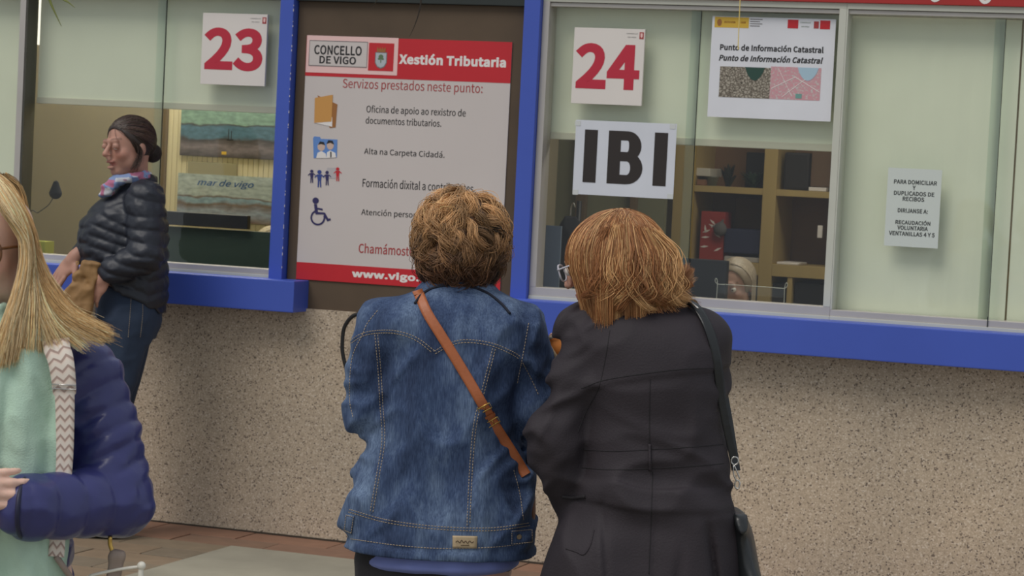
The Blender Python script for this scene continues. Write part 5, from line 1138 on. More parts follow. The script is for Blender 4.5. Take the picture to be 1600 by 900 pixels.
ring('strap_ring', SH(1148, 720, -.062), .0085, MT['steel'], bag, .0018, sx=.9); tubes('clasp', [spline([SH(1147, 727, -.062), SH(1152, 738, -.062), SH(1156, 748, -.062)], 8), spline([SH(1146, 727, -.062), SH(1146, 740, -.062), SH(1151, 752, -.062)], 8)], .0016, MT['steel'], bag, 6); ring('bag_ring', SH(1152, 757, -.06), .009, MT['steel'], bag, .0018, sx=.6)
tubes('chain', [spline([SH(1074, 470, -.045), SH(1082, 475, -.060), SH(1091, 482, -.072)], 12)], .0026, MT['steel'], bag, 6)
F = Field((.0, -.22, .42), (.40, .20, 1.05), .005)
F.loft([(SH(0, 985)[2], SH(1190, 980)[0], -.01, .035, .10), (SH(0, 960)[2], SH(1190, 960)[0], -.01, .050, .135), (SH(0, 900)[2], SH(1182, 900)[0], -.01, .042, .13), (SH(0, 850)[2], SH(1172, 850)[0], -.01, .033, .11), (SH(0, 800)[2], SH(1163, 800)[0], -.01, .025, .08), (SH(0, 770)[2], SH(1158, 780)[0], -.01, .020, .06), (SH(0, 745)[2], SH(1155, 752)[0], -.01, .012, .05)], .01, 2.2)
F.disp(lambda p: ridges(p, (14, 9, 5), .010, 71, 1.4)); V, Q = F.mesh(); np_mesh('bag_body', V, Q, bl_, bag)
# folded orange paper in her hand
pp = empty('folded_paper', fg.loc, -YAW, 'folded orange and cream paper held up between the two women', 'paper'); y_ = .20
def sheetq(name, pts, m): q = [SH(*p) for p in pts]; V = np.array(q+[v+np.array([0, .0012, 0]) for v in q]); return np_mesh(name, V, [(3, 2, 1, 0), (4, 5, 6, 7), (0, 1, 5, 4), (1, 2, 6, 5), (2, 3, 7, 6), (3, 0, 4, 7)], m, pp, False)
sheetq('paper_leaf', ((850, 528, y_), (872, 522, y_+.01), (905, 560, y_+.02), (869, 566, y_)), mat('orange_paper', (226, 138, 62), .7)); sheetq('folded_edge', ((849, 529, y_-.004), (853, 527, y_-.004), (874, 560, y_-.006), (869, 568, y_-.006)), mat('cream_paper', (240, 210, 168), .7)); sheetq('folded_flap', ((850, 527, y_-.003), (872, 521, y_+.004), (872, 526, y_+.003), (858, 531, y_-.003)), mat('pale_paper', (236, 214, 180), .7))
# ---------------------------------------------------------------- 3. woman leaning on the counter under number 23
def guide_hair(guides, S, seed, col_a, col_b, r=.0008, n=26, jit=.004, clump=26, spread=.010, hi=.35, widen=1.0, rag=0.0):
    """strands blended between neighbouring guide lines; guides: list of point lists of equal meaning"""
    g = np.random.default_rng(seed); G = np.stack([spline(np.array(q), n) for q in guides]); k = len(G)
    u = g.random(S)*(k-1); i = np.minimum(u.astype(int), k-2); f = (u-i)[:, None, None]; P = G[i]*(1-f)+G[i+1]*f
    cl = (u/(k-1)*clump).astype(int); co = g.normal(0, 1, (clump+1, 3))*spread; ph = g.uniform(0, 6.28, clump+1)
    t = np.linspace(0, 1, n)[None, :, None]; P = P+co[cl][:, None]*(.15+t*.85)
    wv = np.sin(t*7+ph[cl][:, None, None])*.0035*t; P = P+wv*co[cl][:, None]/np.linalg.norm(co[cl], axis=1)[:, None, None]
    if rag:                                                       # strands of unequal length, so the tips thin out
        tl_ = 1-rag*g.random(S)**1.3; ix = np.linspace(0, 1, n)[None]*tl_[:, None]*(n-1); i0 = np.minimum(ix.astype(int), n-2); fr_ = (ix-i0)[..., None]
        P = np.take_along_axis(P, i0[..., None], 1)*(1-fr_)+np.take_along_axis(P, i0[..., None]+1, 1)*fr_
    P = P+g.normal(0, jit, (S, 1, 3))*(.45+.55*t*widen)+np.cumsum(g.normal(0, .0005, (S, n, 3)), 1)
    m = (g.random(S) < hi)[:, None]; base = np.where(m, np.array(col_b), np.array(col_a))*(1+.2*np.sin(cl*4.7))[:, None]
    return strands(P, r, np.clip(base*(1+g.normal(0, .16, (S, 1))), .004, 1))
fg = Fig(205, 600, 10.22); root = fg.root('person', 'dark haired woman in a navy quilted jacket and jeans leaning on the left counter', 'person', None); SH = lambda px, py, dy=0: fg(px, py, dy)
hs_ = 1.10; hR = frame((-.66, -.74, -.08), -.04); hcc = SH(200, 230, -.03)
F = Field((-.50, -.42, -.01), (.30, .34, 1.82), .0045)
P_ = head_sdf(F, hcc, hR, hs_, mouth=1.0, lids=2.6); F.cap(hcc+hR@np.array([0, -.03, -.05]), SH(208, 290, 0), .058, .062, .03)
F.loft([(SH(0, 292)[2], SH(212, 292)[0], 0, .08, .10), (SH(0, 330)[2], SH(205, 320)[0], 0, .12, .14), (SH(0, 400)[2], SH(200, 400)[0], 0, .13, .13), (SH(0, 450)[2], SH(205, 450)[0], 0, .12, .13), (SH(0, 490)[2], SH(203, 490)[0], 0, .12, .14)], .03)
nk, fk = (SH(166, 650, -.10), (SH(178, 830, -.11))), (SH(176, 650, .08), SH(196, 830, .08))
for hy, (kn, an) in ((-.07, nk), (.07, fk)):
    an = np.array([an[0], an[1], .08]); F.chain([SH(200, 490, hy), kn, an], [.10, .062, .042]); F.cap(an-[0, 0, .03], an+[-.12, 0, -.045], .036, .028)
Sn, En, Wn = SH(226, 312, -.15), SH(228, 400, -.20), SH(168, 428, -.20); F.chain([Sn-[0, 0, .02], En, Wn], [.05, .045, .032]); hand_sdf(F, SH(164, 431, -.20), (-.45, .1, -.75), (.3, .6, 0), -1, .45, 1.05)
Wf = SH(118, 402, -.06); F.chain([SH(196, 312, .14), SH(160, 395, .12), Wf], [.06, .045, .030]); hand_sdf(F, Wf, (-.62, -.05, -.80), (.4, .5, -.3), 1, .28, 1.15, .05)
V, Q = F.mesh(); np_mesh('body', V, Q, MAT_SKIN, root, True, paint_face(V, hcc, hR, hs_, (.47, .25, .185), brow=(.07, .04, .03)))
eyes(root, hcc, hR, hs_)
# quilted jacket
F = Field((-.34, -.40, 1.0-.42), (.28, .32, 1.62), .0045)
lj = [(SH(0, y)[2], (SH(a_, y)[0]+SH(b_, y)[0])/2, yc, (SH(b_, y)[0]-SH(a_, y)[0])/2, ry) for y, a_, b_, ry, yc in ((284, 188, 238, .07, .0), (298, 166, 250, .11, 0), (318, 144, 258, .155, 0), (345, 126, 262, .17, 0), (382, 123, 262, .175, 0), (412, 130, 262, .17, 0), (445, 146, 262, .165, 0), (478, 168, 256, .16, 0))]
F.loft(lj, .02, 2.2)
F.chain([Sn+[0, .02, 0], En, SH(176, 424, -.20)], [.082, .068, .056], .02); F.chain([SH(190, 318, .13), SH(160, 392, .12), SH(130, 398, -.03)], [.08, .06, .045], .02)
F.loft([(SH(0, 290)[2], SH(212, 288)[0], .0, .085, .09), (SH(0, 274)[2], SH(216, 276)[0], .0, .078, .085), (SH(0, 262)[2], SH(219, 266)[0], .0, .070, .08)], .01, 2); F.ell(SH(200, 258, -.02), (.08, .08, .05), hR, .008, True)
a0, b0 = SH(124, 408), SH(246, 482)
Zg = F.ax[2][None, None, :]; Xg = F.ax[0][:, None, None]; zl = a0[2]+(Xg-a0[0])*(b0[2]-a0[2])/(b0[0]-a0[0]); keep = F.D.copy()
arm_mask = (F.ax[1][None, :, None] < -.165)
F.D = np.where(arm_mask, F.D, np.maximum(F.D, ((zl-Zg)*.85).astype(np.float32))).astype(np.float32)
def quilt(p, ax0, sp, amp, w=.35, seed=3):
    ph = (p @ np.array(ax0))/sp + w*noise3(p*6, seed); return -amp*(np.abs(np.sin(PI*ph))**.55-.6)
def pj(p):
    x, y, z = p.T; d = quilt(p, (-.30, 0, 1), .062, .0095); arm = sstep(-.12, -.16, y)
    d = d*(1-arm)+arm*quilt(p, (.25, .0, 1.0), .055, .009, .5, 9); return d+ridges(p, (20, 20, 26), .0035, 81, 1.4)+.0018*noise3(p*70, 5)
F.disp(pj); V, Q = F.mesh(); navyj = mat('navy_nylon', (29, 33, 45), .5, var=.08, vscale=8, bump=.15, bscale=120, spec=.55); np_mesh('quilted_jacket', V, Q, navyj, root)
# jeans
F = Field((-.34, -.30, .05), (.26, .28, 1.10), .007)
F.loft([(SH(0, 520)[2], SH(197, 520)[0], 0, .125, .16), (SH(0, 480)[2], SH(202, 480)[0], 0, .135, .165), (SH(0, 435)[2], SH(203, 435)[0], 0, .125, .15)], .03)
for hy, (kn, an) in ((-.07, nk), (.07, fk)): F.chain([SH(198, 500, hy), kn, np.array([an[0], an[1], .10])], [.118, .076, .058], .03)
F.disp(lambda p: ridges(p, (12, 12, 18), .006, 83, 1.3)); V, Q = F.mesh(); np_mesh('jeans', V, Q, mat('dark_jeans', (42, 56, 78), .85, var=.2, vscale=9, bump=.3, bscale=250, stretch=(1, 1, .3)), root); fg.surf(V, Q)
Ls = [fg.line(q, 40, .001) for q in ([(205, 452), (204, 480), (200, 530)], [(222, 462), (223, 490), (219, 530)])]; dashes('stitching', [q for q in Ls if len(q) > 4], thread, root, .006, .003, .001)
for an in (nk[1], fk[1]):
    F = Field((an[0]-.26, an[1]-.08, -.01), (an[0]+.10, an[1]+.08, .14), .006); F.cap((an[0], an[1], .05), (an[0]-.10, an[1], .045), .045, .042); F.cap((an[0], an[1], .045), (an[0]-.17, an[1], .035), .04, .032, .02)
    F.D = np.maximum(F.D, (0.003-F.ax[2])[None, None, :].astype(np.float32)); V, Q = F.mesh(); np_mesh('shoe', V, Q, MT['black'], root)
# neck scarf
F = Field(SH(185, 290, -.05)-.16, SH(185, 290, -.05)+.16, .004); c0 = SH(205, 279, -.02)
a_ = np.linspace(0, 2*PI, 18); ringp = np.stack([c0[0]+.068*np.cos(a_), c0[1]+.062*np.sin(a_)-.01, c0[2]+.018*np.cos(a_)], 1)
for i in range(17): F.cap(ringp[i], ringp[i+1], .017, .017, .006)
F.chain([SH(180, 283, -.09), SH(168, 296, -.10), SH(160, 306, -.09)], [.022, .026, .014]); F.disp(lambda p: ridges(p, (30, 30, 40), .006, 87, 1.3)); V, Q = F.mesh()
nz = noise3(V*38, 4); nz2 = noise3(V*52, 7); C = np.where((nz > .18)[:, None], np.array([.62, .62, .66]), np.array([.22, .30, .52])); C = np.where((nz2 > .30)[:, None], np.array([.46, .16, .26]), C); np_mesh('scarf', V, Q, mat_tone('printed_scarf', .8), root, True, C)
# hair pulled back to the nape
rad = np.array([.081, .100, .091])*hs_; cc = hcc+hR@np.array([0, -.018, .030])*hs_
cutf = lambda F_: (F_.ell(hcc+hR@np.array([0, -.118, -.028])*hs_, np.array([.034, .030, .034])*hs_, hR, .015), F_.cap(hcc+hR@np.array([0, -.09, -.01])*hs_, hcc+hR@np.array([0, -.115, -.03])*hs_, .03, .03, .015))
V0, Q0, C0 = hair_cap(cc, hR, rad, ((0, .105, -.055), np.array([.080, .088, .092])*hs_), .002, .004, (.034, .020, .015), extra=cutf)
g = np.random.default_rng(4); S = 2600; az = g.uniform(-2.2, 2.2, S); d0 = np.stack([np.sin(az)*.95, np.cos(az)*.86, .60-.55*np.abs(np.sin(az))**2], 1); d1 = np.tile(np.array([0, -.95, -.35]), (S, 1))+g.normal(0, .12, (S, 3))
D = ellip_paths(None, None, rad, d0, d1, 18); P = (D*rad*np.linspace(.985, 1.035, 18)[None, :, None]+g.normal(0, .001, (S, 1, 3)))@hR.T+cc
st1 = strands(P, .0009, vary((.060, .034, .024), S, .45, 3))
nb = hcc+hR@np.array([0, -.118, -.028])*hs_; u_ = g.normal(0, 1, (500, 3)); u_ /= np.linalg.norm(u_, axis=1)[:, None]; t = np.linspace(0, 1, 12)[None, :, None]; v_ = np.cross(u_, g.normal(0, 1, (500, 3))); v_ /= np.linalg.norm(v_, axis=1)[:, None]
st2 = strands(nb+(u_[:, None]*np.cos(t*2.4)+v_[:, None]*np.sin(t*2.4))*.036*hs_, .0009, vary((.03, .018, .014), 500, .35, 4))
st3 = guide_hair([[hcc+hR@np.array(q)*hs_ for q in ((-.07, .03, .03), (-.082, .01, -.01), (-.078, .018, -.05), (-.07, .03+.01*k, -.085))] for k in range(3)], 60, 5, (.035, .02, .015), (.05, .03, .02), r=.0007, jit=.003)
V, Q, C = join([(V0, Q0, C0), st1, st2, st3]); np_mesh('hair', V, Q, MAT_HAIR, root, True, C)
# brown paper bag in her hand
pb = empty('paper_bag', fg.loc, -YAW, 'crumpled brown paper bag held at the leaning woman\'s hip', 'bag')
F = Field(SH(120, 448, -.20)-.20, SH(120, 448, -.20)+.20, .004); tl, tr, br, bl_ = [SH(*q, -.20) for q in ((128, 410), (157, 415), (141, 483), (92, 480))]
n_ = 9
for i in range(n_):
    f_ = i/(n_-1); a_, b_ = tl*(1-f_)+bl_*f_, tr*(1-f_)+br*f_; F.cap(a_+[.012, 0, 0], b_-[.012, 0, 0], .012+.014*f_, .012+.014*f_, .012)
F.disp(lambda p: ridges(p, (16, 16, 16), .008, 91, 1.2)+ridges(p, (34, 34, 30), .003, 92, 1.2)); V, Q = F.mesh(); np_mesh('bag_body', V, Q, mat('kraft_paper', (148, 112, 70), .7, var=.12, vscale=14), pb, False)
ring('bag_ring', SH(121, 411, -.23), .006, MT['goldm'], pb, .0012)
F = Field(SH(125, 492, -.19)-.09, SH(125, 492, -.19)+.09, .004); F.cap(SH(112, 492, -.18), SH(134, 488, -.18), .022, .028); F.disp(lambda p: ridges(p, (24, 24, 24), .007, 95, 1.2)); V, Q = F.mesh()
o = np_mesh('bag_bundle', V, Q, mat('light_kraft', (186, 160, 126), .75, var=.08, vscale=20), pb, False)

# ---------------------------------------------------------------- 4. blonde woman passing at the left edge
fg = Fig(0, 600, 4.62); root = fg.root('person', 'blonde woman at the left edge with glasses, mint scarf and navy quilted jacket', 'person', None); SH = lambda px, py, dy=0: fg(px, py, dy)
hR = frame((-.18, -1, -.10)); hcc = SH(-14, 390, .0); hs_ = 1.0
F = Field((-.50, -.42, -.01), (.42, .30, 1.66), .004)
head_sdf(F, hcc, hR, hs_); F.cap(hcc+hR@np.array([0, -.03, -.05]), SH(-25, 520, .03), .052, .06, .03)
F.loft([(SH(0, 520)[2], SH(-25, 520)[0], .02, .12, .07), (SH(0, 560)[2], SH(-25, 560)[0], .01, .155, .09), (SH(0, 680)[2], SH(-28, 680)[0], 0, .14, .10), (SH(0, 800)[2], SH(-28, 800)[0], 0, .13, .10), (.92, SH(-28, 900)[0], 0, .155, .11), (.78, SH(-28, 900)[0], 0, .16, .115)], .03)
xc_ = SH(-28, 900)[0]
for q in (-1, 1): F.chain([(xc_+q*.085, 0, .80), (xc_+q*.09, -.02*q, .46), (xc_+q*.09, .06*q, .08)], [.085, .058, .038]); F.cap((xc_+q*.09, .06*q+.02, .05), (xc_+q*.09, .06*q-.10, .035), .032, .026)
Wb = SH(18, 792, -.21); F.chain([SH(128, 582, .0), SH(182, 775, -.03), Wb], [.05, .042, .034]); hand_sdf(F, SH(8, 790, -.215), (-1, -.15, .05), (-.1, 1, 0), 1, .55, 1.05)
F.chain([SH(-180, 590, 0), SH(-225, 780, -.03), SH(-90, 760, -.24)], [.05, .042, .032]); hand_sdf(F, SH(-80, 758, -.245), (1, -.1, .0), (0, 1, 0), -1, .6)
V, Q = F.mesh(); C = paint_face(V, hcc, hR, hs_, (.84, .54, .43), brow=(.35, .22, .13)); np_mesh('body', V, Q, MAT_SKIN, root, True, C); eyes(root, hcc, hR, hs_, (.12, .16, .18))
glasses(root, hcc, hR, hs_, mat('tortoise_frame', (116, 78, 50), .3, var=.3, vscale=60), .0028, .027, .024, drop=-.003)
F = Field((-.42, -.40, .70), (.38, .28, 1.36), .0042)
tor = [(522, -105, 78, .07, .02), (545, -160, 128, .09, .01), (585, -182, 140, .115, 0), (660, -172, 128, .125, 0), (760, -168, 118, .125, 0), (860, -170, 108, .13, 0), (960, -178, 112, .14, 0)]
lt = lofted(fg, tor); F.loft(lt, .02, 2.3); FT = F.D.copy()
A0, A1, A2, A3 = SH(130, 588, .0), SH(160, 680, -.01), SH(185, 782, -.04), SH(42, 793, -.20); F.chain([A0, A1, A2], [.073, .066, .064], .02); F.chain([A2, A3], [.062, .058], .015)
F.chain([SH(-182, 590, .0), SH(-228, 780, -.03), SH(-105, 762, -.23)], [.073, .064, .052], .02)
def pb_(p):
    x, y, z = p.T; up_ = A2-A0; L1 = np.linalg.norm(up_); up_ = up_/L1; fo = A3-A2; L2 = np.linalg.norm(fo); fo = fo/L2
    t1 = (p-A0)@up_; t2 = (p-A2)@fo
    d1 = np.linalg.norm(p-A0-np.clip(t1, 0, L1)[:, None]*up_, axis=1); d2 = np.linalg.norm(p-A2-np.clip(t2, 0, L2)[:, None]*fo, axis=1)
    fore = sstep(.012, -.012, d2-d1); nearArm = (np.minimum(d1, d2) < .10)
    q = lambda ph, amp: -amp*(np.abs(np.sin(PI*ph))**.5-.6)
    s1 = t1+.35*(x-A0[0])+.02*noise3(p*7, 31); s2 = t2+.018*noise3(p*8, 32)
    d = np.where(nearArm, (1-fore)*q(s1/.046, .0085)+fore*q(s2/.060, .0075), q(z/.055+.3*noise3(p*5, 33), .008))
    return d+ridges(p, (16, 16, 22), .004, 34, 1.3)+.0012*noise3(p*60, 35)
F.disp(pb_); V, Q = F.mesh(); np_mesh('quilted_jacket', V, Q, mat('navy_satin', (54, 56, 108), .33, var=.06, vscale=6, bump=.12, bscale=90, spec=.5), root)
F2 = Field((-.42, -.40, .70), (.38, .28, 1.36), .0042); F2.D = FT
tubes('cuff_edge', [np.array([A3+np.array([-.004, .054*math.cos(a_), .054*math.sin(a_)])+np.array([0, .012*math.cos(a_), 0]) for a_ in np.linspace(0, 2*PI, 30, endpoint=False)])], .0045, mat('dark_cuff', (26, 28, 58), .5), root, 8, True)
V, Q = F2.mesh(); fg.surf(V, Q)
# mint scarf
F = Field((-.26, -.34, .62), (.22, .16, 1.46), .0045)
F.loft(lofted(fg, [(486, -80, 52, .085, .0), (520, -95, 80, .11, -.015), (560, -98, 96, .10, -.04)]), .02, 2.2)
F.loft(lofted(fg, [(545, -105, 96, .045, -.105), (640, -100, 94, .040, -.125), (745, -95, 94, .034, -.125), (840, -92, 84, .032, -.125), (960, -90, 80, .034, -.13), (1010, -88, 78, .03, -.13)]), .03, 2.4)
F.disp(lambda p: ridges(p+np.array([0, 0, 0]), (17, 12, 2.4), .018, 41, 1.2)-.015*np.abs(np.sin(p[:, 0]*46+2.2*noise3(p*np.array([3, 3, 3]), 45)))**.7+.004+ridges(np.stack([p[:, 0]+.5*p[:, 2], p[:, 1], p[:, 2]], 1), (24, 20, 8), .007, 42, 1.3)+.0012*noise3(p*np.array([90, 90, 60]), 43)); V, Q = F.mesh()
np_mesh('scarf', V, Q, mat('mint_gauze', (188, 214, 194), .95, var=.05, vscale=30, bump=.35, bscale=330, spec=.1), root)
F = Field((-.3, -.24, .06), (.25, .24, .95), .009); F.loft([(.70, xc_, 0, .16, .12), (.85, xc_, 0, .165, .125), (.93, xc_, 0, .16, .12)], .02)
for q in (-1, 1): F.chain([(xc_+q*.085, 0, .76), (xc_+q*.09, -.02*q, .46), (xc_+q*.09, .06*q, .10)], [.095, .068, .052], .03)
V, Q = F.mesh(); np_mesh('trousers', V, Q, mat('navy_trousers', (36, 38, 56), .85), root); shoes(root, ((xc_-.09, -.06, PI), (xc_+.09, .06, PI)), MT['black'])
# long hair, blown out over the shoulder
def mir(q): c = hcc[0]; return [np.array([2*c-p[0], p[1], p[2]]) for p in q]
gA = [SH(-12, 273, .02), SH(12, 290, .0), SH(38, 342, -.01), SH(54, 400, -.03), SH(78, 450, -.06), SH(120, 496, -.08), SH(178, 526, -.09)]
gB = [SH(-12, 273, -.01), SH(12, 296, -.03), SH(38, 348, -.04), SH(50, 405, -.06), SH(66, 456, -.09), SH(100, 500, -.11), SH(160, 532, -.11)]
gC = [SH(-12, 274, -.03), SH(12, 300, -.05), SH(38, 352, -.06), SH(46, 410, -.08), SH(52, 462, -.12), SH(52, 508, -.14), SH(46, 552, -.15)]
gD = [SH(-12, 275, -.05), SH(12, 304, -.07), SH(38, 356, -.075), SH(44, 412, -.09), SH(34, 465, -.125), SH(24, 520, -.155), SH(16, 570, -.165)]
gE = [SH(-12, 277, -.06), SH(10, 308, -.085), SH(37, 360, -.085), SH(41, 415, -.10), SH(26, 468, -.13), SH(6, 522, -.16), SH(-10, 575, -.17)]
blond, blond2 = (.72, .47, .21), (.95, .74, .44)
gF = [SH(-12, 276, -.06), SH(-4, 296, -.095), SH(22, 336, -.112), SH(38, 385, -.105), SH(34, 440, -.12), SH(16, 505, -.155), SH(-2, 560, -.17)]
gG = [SH(-14, 276, -.06), SH(-10, 298, -.11), SH(6, 332, -.125), SH(37, 376, -.11), SH(36, 435, -.12), SH(20, 500, -.155), SH(6, 560, -.17)]
p1 = join([guide_hair([gA, gB], 2600, 61, blond, blond2, r=.0007, n=28, jit=.0026, clump=26, spread=.0055, hi=.45, widen=2.4, rag=.32), guide_hair([gB, gC], 500, 66, blond, blond2, r=.0007, n=28, jit=.0026, clump=12, spread=.0045, hi=.45, widen=2.4),
           guide_hair([gC, gD, gE], 2900, 67, blond, blond2, r=.0007, n=28, jit=.0026, clump=26, spread=.0055, hi=.45, widen=2.4, rag=.25), guide_hair([gE, gF, gG], 1500, 68, blond, blond2, r=.0007, n=28, jit=.0022, clump=18, spread=.003, hi=.5, widen=1.6)])
p2 = guide_hair([gA, gB], 1300, 62, (.50, .30, .13), blond, r=.0007, n=28, jit=.003, clump=20, spread=.008, hi=.4, widen=3.2, rag=.3)
p3 = guide_hair([mir(q) for q in (gB, gC, gD, gE, gF, gG)], 1600, 63, blond, blond2, r=.0008, n=20, jit=.004, clump=20, spread=.006)
bk = [[SH(-14+14*k, 276, .02), SH(-14+26*k, 300, .075-.012*k*k), SH(-14+32*k, 380, .10-.018*k*k), SH(-14+33*k, 460, .095-.012*k*k), SH(-14+36*k, 530, .10)] for k in (-1.9, -1, 0, 1, 1.9)]
p4 = guide_hair(bk, 1800, 64, (.40, .25, .11), blond, r=.0009, n=16, jit=.006, clump=24, spread=.006)
V0, Q0, C0 = hair_cap(hcc+hR@np.array([0, -.018, .030]), hR, (.069, .096, .082), ((0, .115, -.042), (.080, .100, .095)), .003, .005, (.42, .27, .12))
V, Q, C = join([(V0, Q0, C0), p1, p2, p3, p4]); np_mesh('hair', V, Q, MAT_HAIR, root, True, C)
# patterned strap and the bag it carries
bag = empty('strap_bag', fg.loc, -YAW, 'pale bag on a zigzag woven strap worn by the blonde woman', 'bag')
P = [fg.on(x, y, .026) for x, y in spline([(104, 522), (108, 545), (110, 590), (113, 640), (116, 700), (114, 745), (106, 800), (110, 850), (126, 890), (146, 930)], 60)]; P = np.array([p for p in P if p is not None]); 
P = np.vstack([[P[0]+[-.002, .05, .018]], P]); P[:, 1] = np.minimum(P[:, 1], -.095-.060*sstep(1.36, 1.22, P[:, 2])); P = spline(P, 90)
for _ in range(12): P[1:-1] = (P[:-2]+2*P[1:-1]+P[2:])/4
wd = np.interp(P[:, 2], [SH(0, 900)[2], SH(0, 745)[2], SH(0, 600)[2], SH(0, 596)[2], SH(0, 515)[2]], [.030, .028, .036, .043, .050])
ribbon('woven_strap', P, (1, 0, 0), wd, .003, m_chevron(), bag, vrate=55)
i = int(np.argmin(np.abs(P[:, 2]-SH(110, 592)[2]))); tubes('slide_buckle', [np.array([P[i]+[-.022, -.004, .004], P[i]+[.022, -.004, .004], P[i]+[.022, -.004, -.004], P[i]+[-.022, -.004, -.004]])], .0013, MT['steel'], bag, 6, True)
taupe = mat('taupe_leather', (152, 134, 122), .5, var=.08, vscale=30); cb = SH(178, 900, -.08)
tubes('gold_clasp', [spline([SH(172, 838, -.09), SH(172, 850, -.09), SH(175, 860, -.09), SH(174, 868, -.09)], 10)], .0042, MT['goldm'], bag, 8)
F = Field(SH(178, 905, -.09)-.10, SH(178, 905, -.09)+.10, .003); F.box(SH(180, 888, -.09), (.014, .008, .036), frame((0, 1, 0), -.14), .006); F.cap(SH(176, 870, -.09), SH(188, 870, -.09), .008, .007, .01); V, Q = F.mesh(); np_mesh('leather_tab', V, Q, taupe, bag)
wht = mat('ivory_plastic', (232, 226, 212), .35); tubes('frame_rod', [spline([SH(140, 900, -.10), SH(160, 895, -.10), SH(190, 889, -.10), SH(221, 885, -.10)], 14)], .0030, wht, bag, 8)
tubes('frame_arm', [spline([SH(221, 885, -.10), SH(220, 905, -.10), SH(226, 945, -.10)], 12), spline([SH(140, 900, -.10), SH(137, 925, -.10), SH(132, 950, -.10)], 12)], np.linspace(.0045, .0075, 12), wht, bag, 10)
bm = bmesh.new(); bmesh.ops.create_icosphere(bm, subdivisions=3, radius=.0082, matrix=Matrix.Translation(tuple(SH(221, 884, -.10)))); bm_obj('frame_knob', bm, wht, bag, True)
F = Field(SH(180, 1020, -.08)-.17, SH(180, 1020, -.08)+.17, .006); F.box(SH(180, 1010, -.08), (.085, .035, .07), None, .025); V, Q = F.mesh(); np_mesh('bag_body', V, Q, taupe, bag)
tubes('strap_tail', [spline([P[-1], SH(150, 960, -.10), SH(160, 985, -.09)], 10)], .006, taupe, bag, 8)

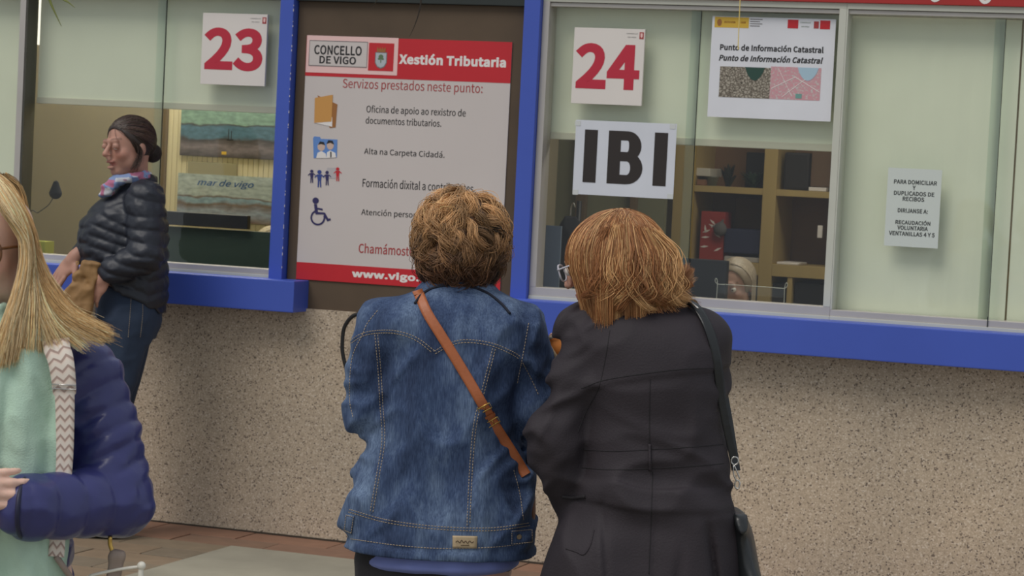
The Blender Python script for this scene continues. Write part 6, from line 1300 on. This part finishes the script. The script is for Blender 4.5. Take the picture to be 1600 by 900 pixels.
# ---------------------------------------------------------------- 5. clerks seated behind the glass
def clerk(px, py, Yd, fwd, label, haircol, hi, jacketm, chair_label, face_tone):
    global fg, SH
    x, z = W(px, py, Yd); dep = float((np.array([x, Yd, 0])-np.array([CAM[0], CAM[1], 0]))@FH); fg = Fig(px, py, dep); SH = lambda a_, b_, dy=0: fg(a_, b_, dy)
    root = fg.root('person', label, 'person', None); R = frame(fwd); c = SH(px, py, 0); f2 = np.array([fwd[0], fwd[1], 0.0]); f2 /= np.linalg.norm(f2); rt = np.array([f2[1], -f2[0], 0])
    z0 = c[2]; b = c*np.array([1, 1, 0]); F = Field(b+[-.5, -.5, -.01], b+[.5, .5, z0+.16], .006)
    head_sdf(F, c, R, 1.0); nk = b-f2*.04+[0, 0, z0-.19]; F.cap(c-[0, 0, .06]-f2*.02, nk, .05, .058, .03)
    hp_ = b-f2*.10+[0, 0, .52]; F.chain([nk-[0, 0, .06], b-f2*.08+[0, 0, z0-.45], hp_], [.10, .12, .14], .05)
    for q in (-1, 1):
        sh_ = nk+rt*q*.16-[0, 0, .05]; F.chain([nk-[0, 0, .04], sh_], [.07, .06]); el_ = sh_+rt*q*.03+f2*.08-[0, 0, .24]; el_[2] = max(el_[2], .80); wr = np.array([*(b+f2*.20+rt*q*.10)[:2], .775]); F.chain([sh_, el_, wr], [.05, .042, .028]); hand_sdf(F, wr, f2-rt*q*.3, (0, 0, -1), q, .4)
        kn = b+f2*.28+rt*q*.10+[0, 0, .50]; an = b+f2*.26+rt*q*.10+[0, 0, .07]; F.chain([hp_+rt*q*.08, kn, an], [.09, .062, .04]); F.cap(an-[0, 0, .02], an+f2*.12-[0, 0, .035], .035, .028)
    V, Q = F.mesh(); np_mesh('body', V, Q, MAT_SKIN, root, True, paint_face(V, c, R, 1.0, face_tone)); eyes(root, c, R, 1.0)
    F = Field(b+[-.42, -.42, .42], b+[.42, .42, z0-.08], .008); F.chain([nk-[0, 0, .06], b-f2*.08+[0, 0, z0-.45], hp_], [.115, .135, .155], .05)
    for q in (-1, 1):
        sh_ = nk+rt*q*.165-[0, 0, .05]; F.chain([nk-[0, 0, .04], sh_], [.078, .070]); el_ = sh_+rt*q*.03+f2*.08-[0, 0, .24]; el_[2] = max(el_[2], .82); wr = np.array([*(b+f2*.16+rt*q*.105)[:2], .80]); F.chain([sh_, el_, wr], [.066, .056, .042])
    F.disp(lambda p: ridges(p, (14, 14, 18), .006, 12, 1.3)); V, Q = F.mesh(); np_mesh('cardigan', V, Q, jacketm, root)
    rad = np.array([.084, .102, .093]); cc = c+R@np.array([0, -.018, .030]); V0, Q0, C0 = hair_cap(cc, R, rad, ((0, .115, -.035), (.080, .095, .098)), .002, .005, haircol)
    g = np.random.default_rng(8); S = 1500; az = g.uniform(-2.9, 2.9, S); d0 = np.stack([.1*g.normal(0, 1, S), .35+.1*g.normal(0, 1, S), np.ones(S)], 1); d1 = np.stack([np.sin(az), np.cos(az)*.9-.12, -.15*np.ones(S)], 1); ok = np.abs(az) > 1.25; d0, d1 = d0[ok], d1[ok]
    D = ellip_paths(None, None, rad, d0, d1, 12); P = (D*rad*1.02)@R.T+cc; dn = P[:, -1][:, None]+np.array([0, 0, -1.])*np.linspace(.01, .11, 6)[None, :, None]; P = np.concatenate([P, dn], 1)
    st = strands(P, .0012, np.clip(np.where((g.random(len(P)) < .4)[:, None], np.array(hi), np.array(haircol))*(1+g.normal(0, .15, (len(P), 1))), .01, 1)); V, Q, C = join([(V0, Q0, C0), st]); np_mesh('hair', V, Q, MAT_HAIR, root, True, C)
    ch = empty('office_chair', tuple(np.array(fg.loc)+hp_[0]*RH+hp_[1]*FH), -YAW, chair_label, 'chair')
    bm = bmesh.new(); bmesh.ops.create_cone(bm, cap_ends=True, segments=32, radius1=.22, radius2=.21, depth=.05, matrix=Matrix.Translation((0, 0, .36))); bm_obj('seat', bm, MT['black'], ch)
    tubes('post', [np.array([(0, 0, .04), (0, 0, .34)])], .025, MT['alu'], ch); tubes('base', [np.array([(0, 0, .05), (.26*math.cos(k*1.2566), .26*math.sin(k*1.2566), .02)]) for k in range(5)], .018, MT['black'], ch)
clerk(1149, 446, 1.15, (-.50, -.85, -.26), 'seated clerk with ash blonde hair looking down beside the dark monitor', (.34, .27, .19), (.56, .47, .35), mat('beige_knit', (196, 172, 148), .9), 'office chair under the ash blonde clerk', (.50, .30, .23))
clerk(431, 396, .78, (.75, -.35, -.25), 'clerk mostly hidden behind the left blue post, grey blonde hair and cheek showing', (.30, .24, .15), (.5, .42, .27), mat('dark_knit', (58, 56, 58), .9), 'office chair of the clerk behind the blue post', (.50, .29, .23))
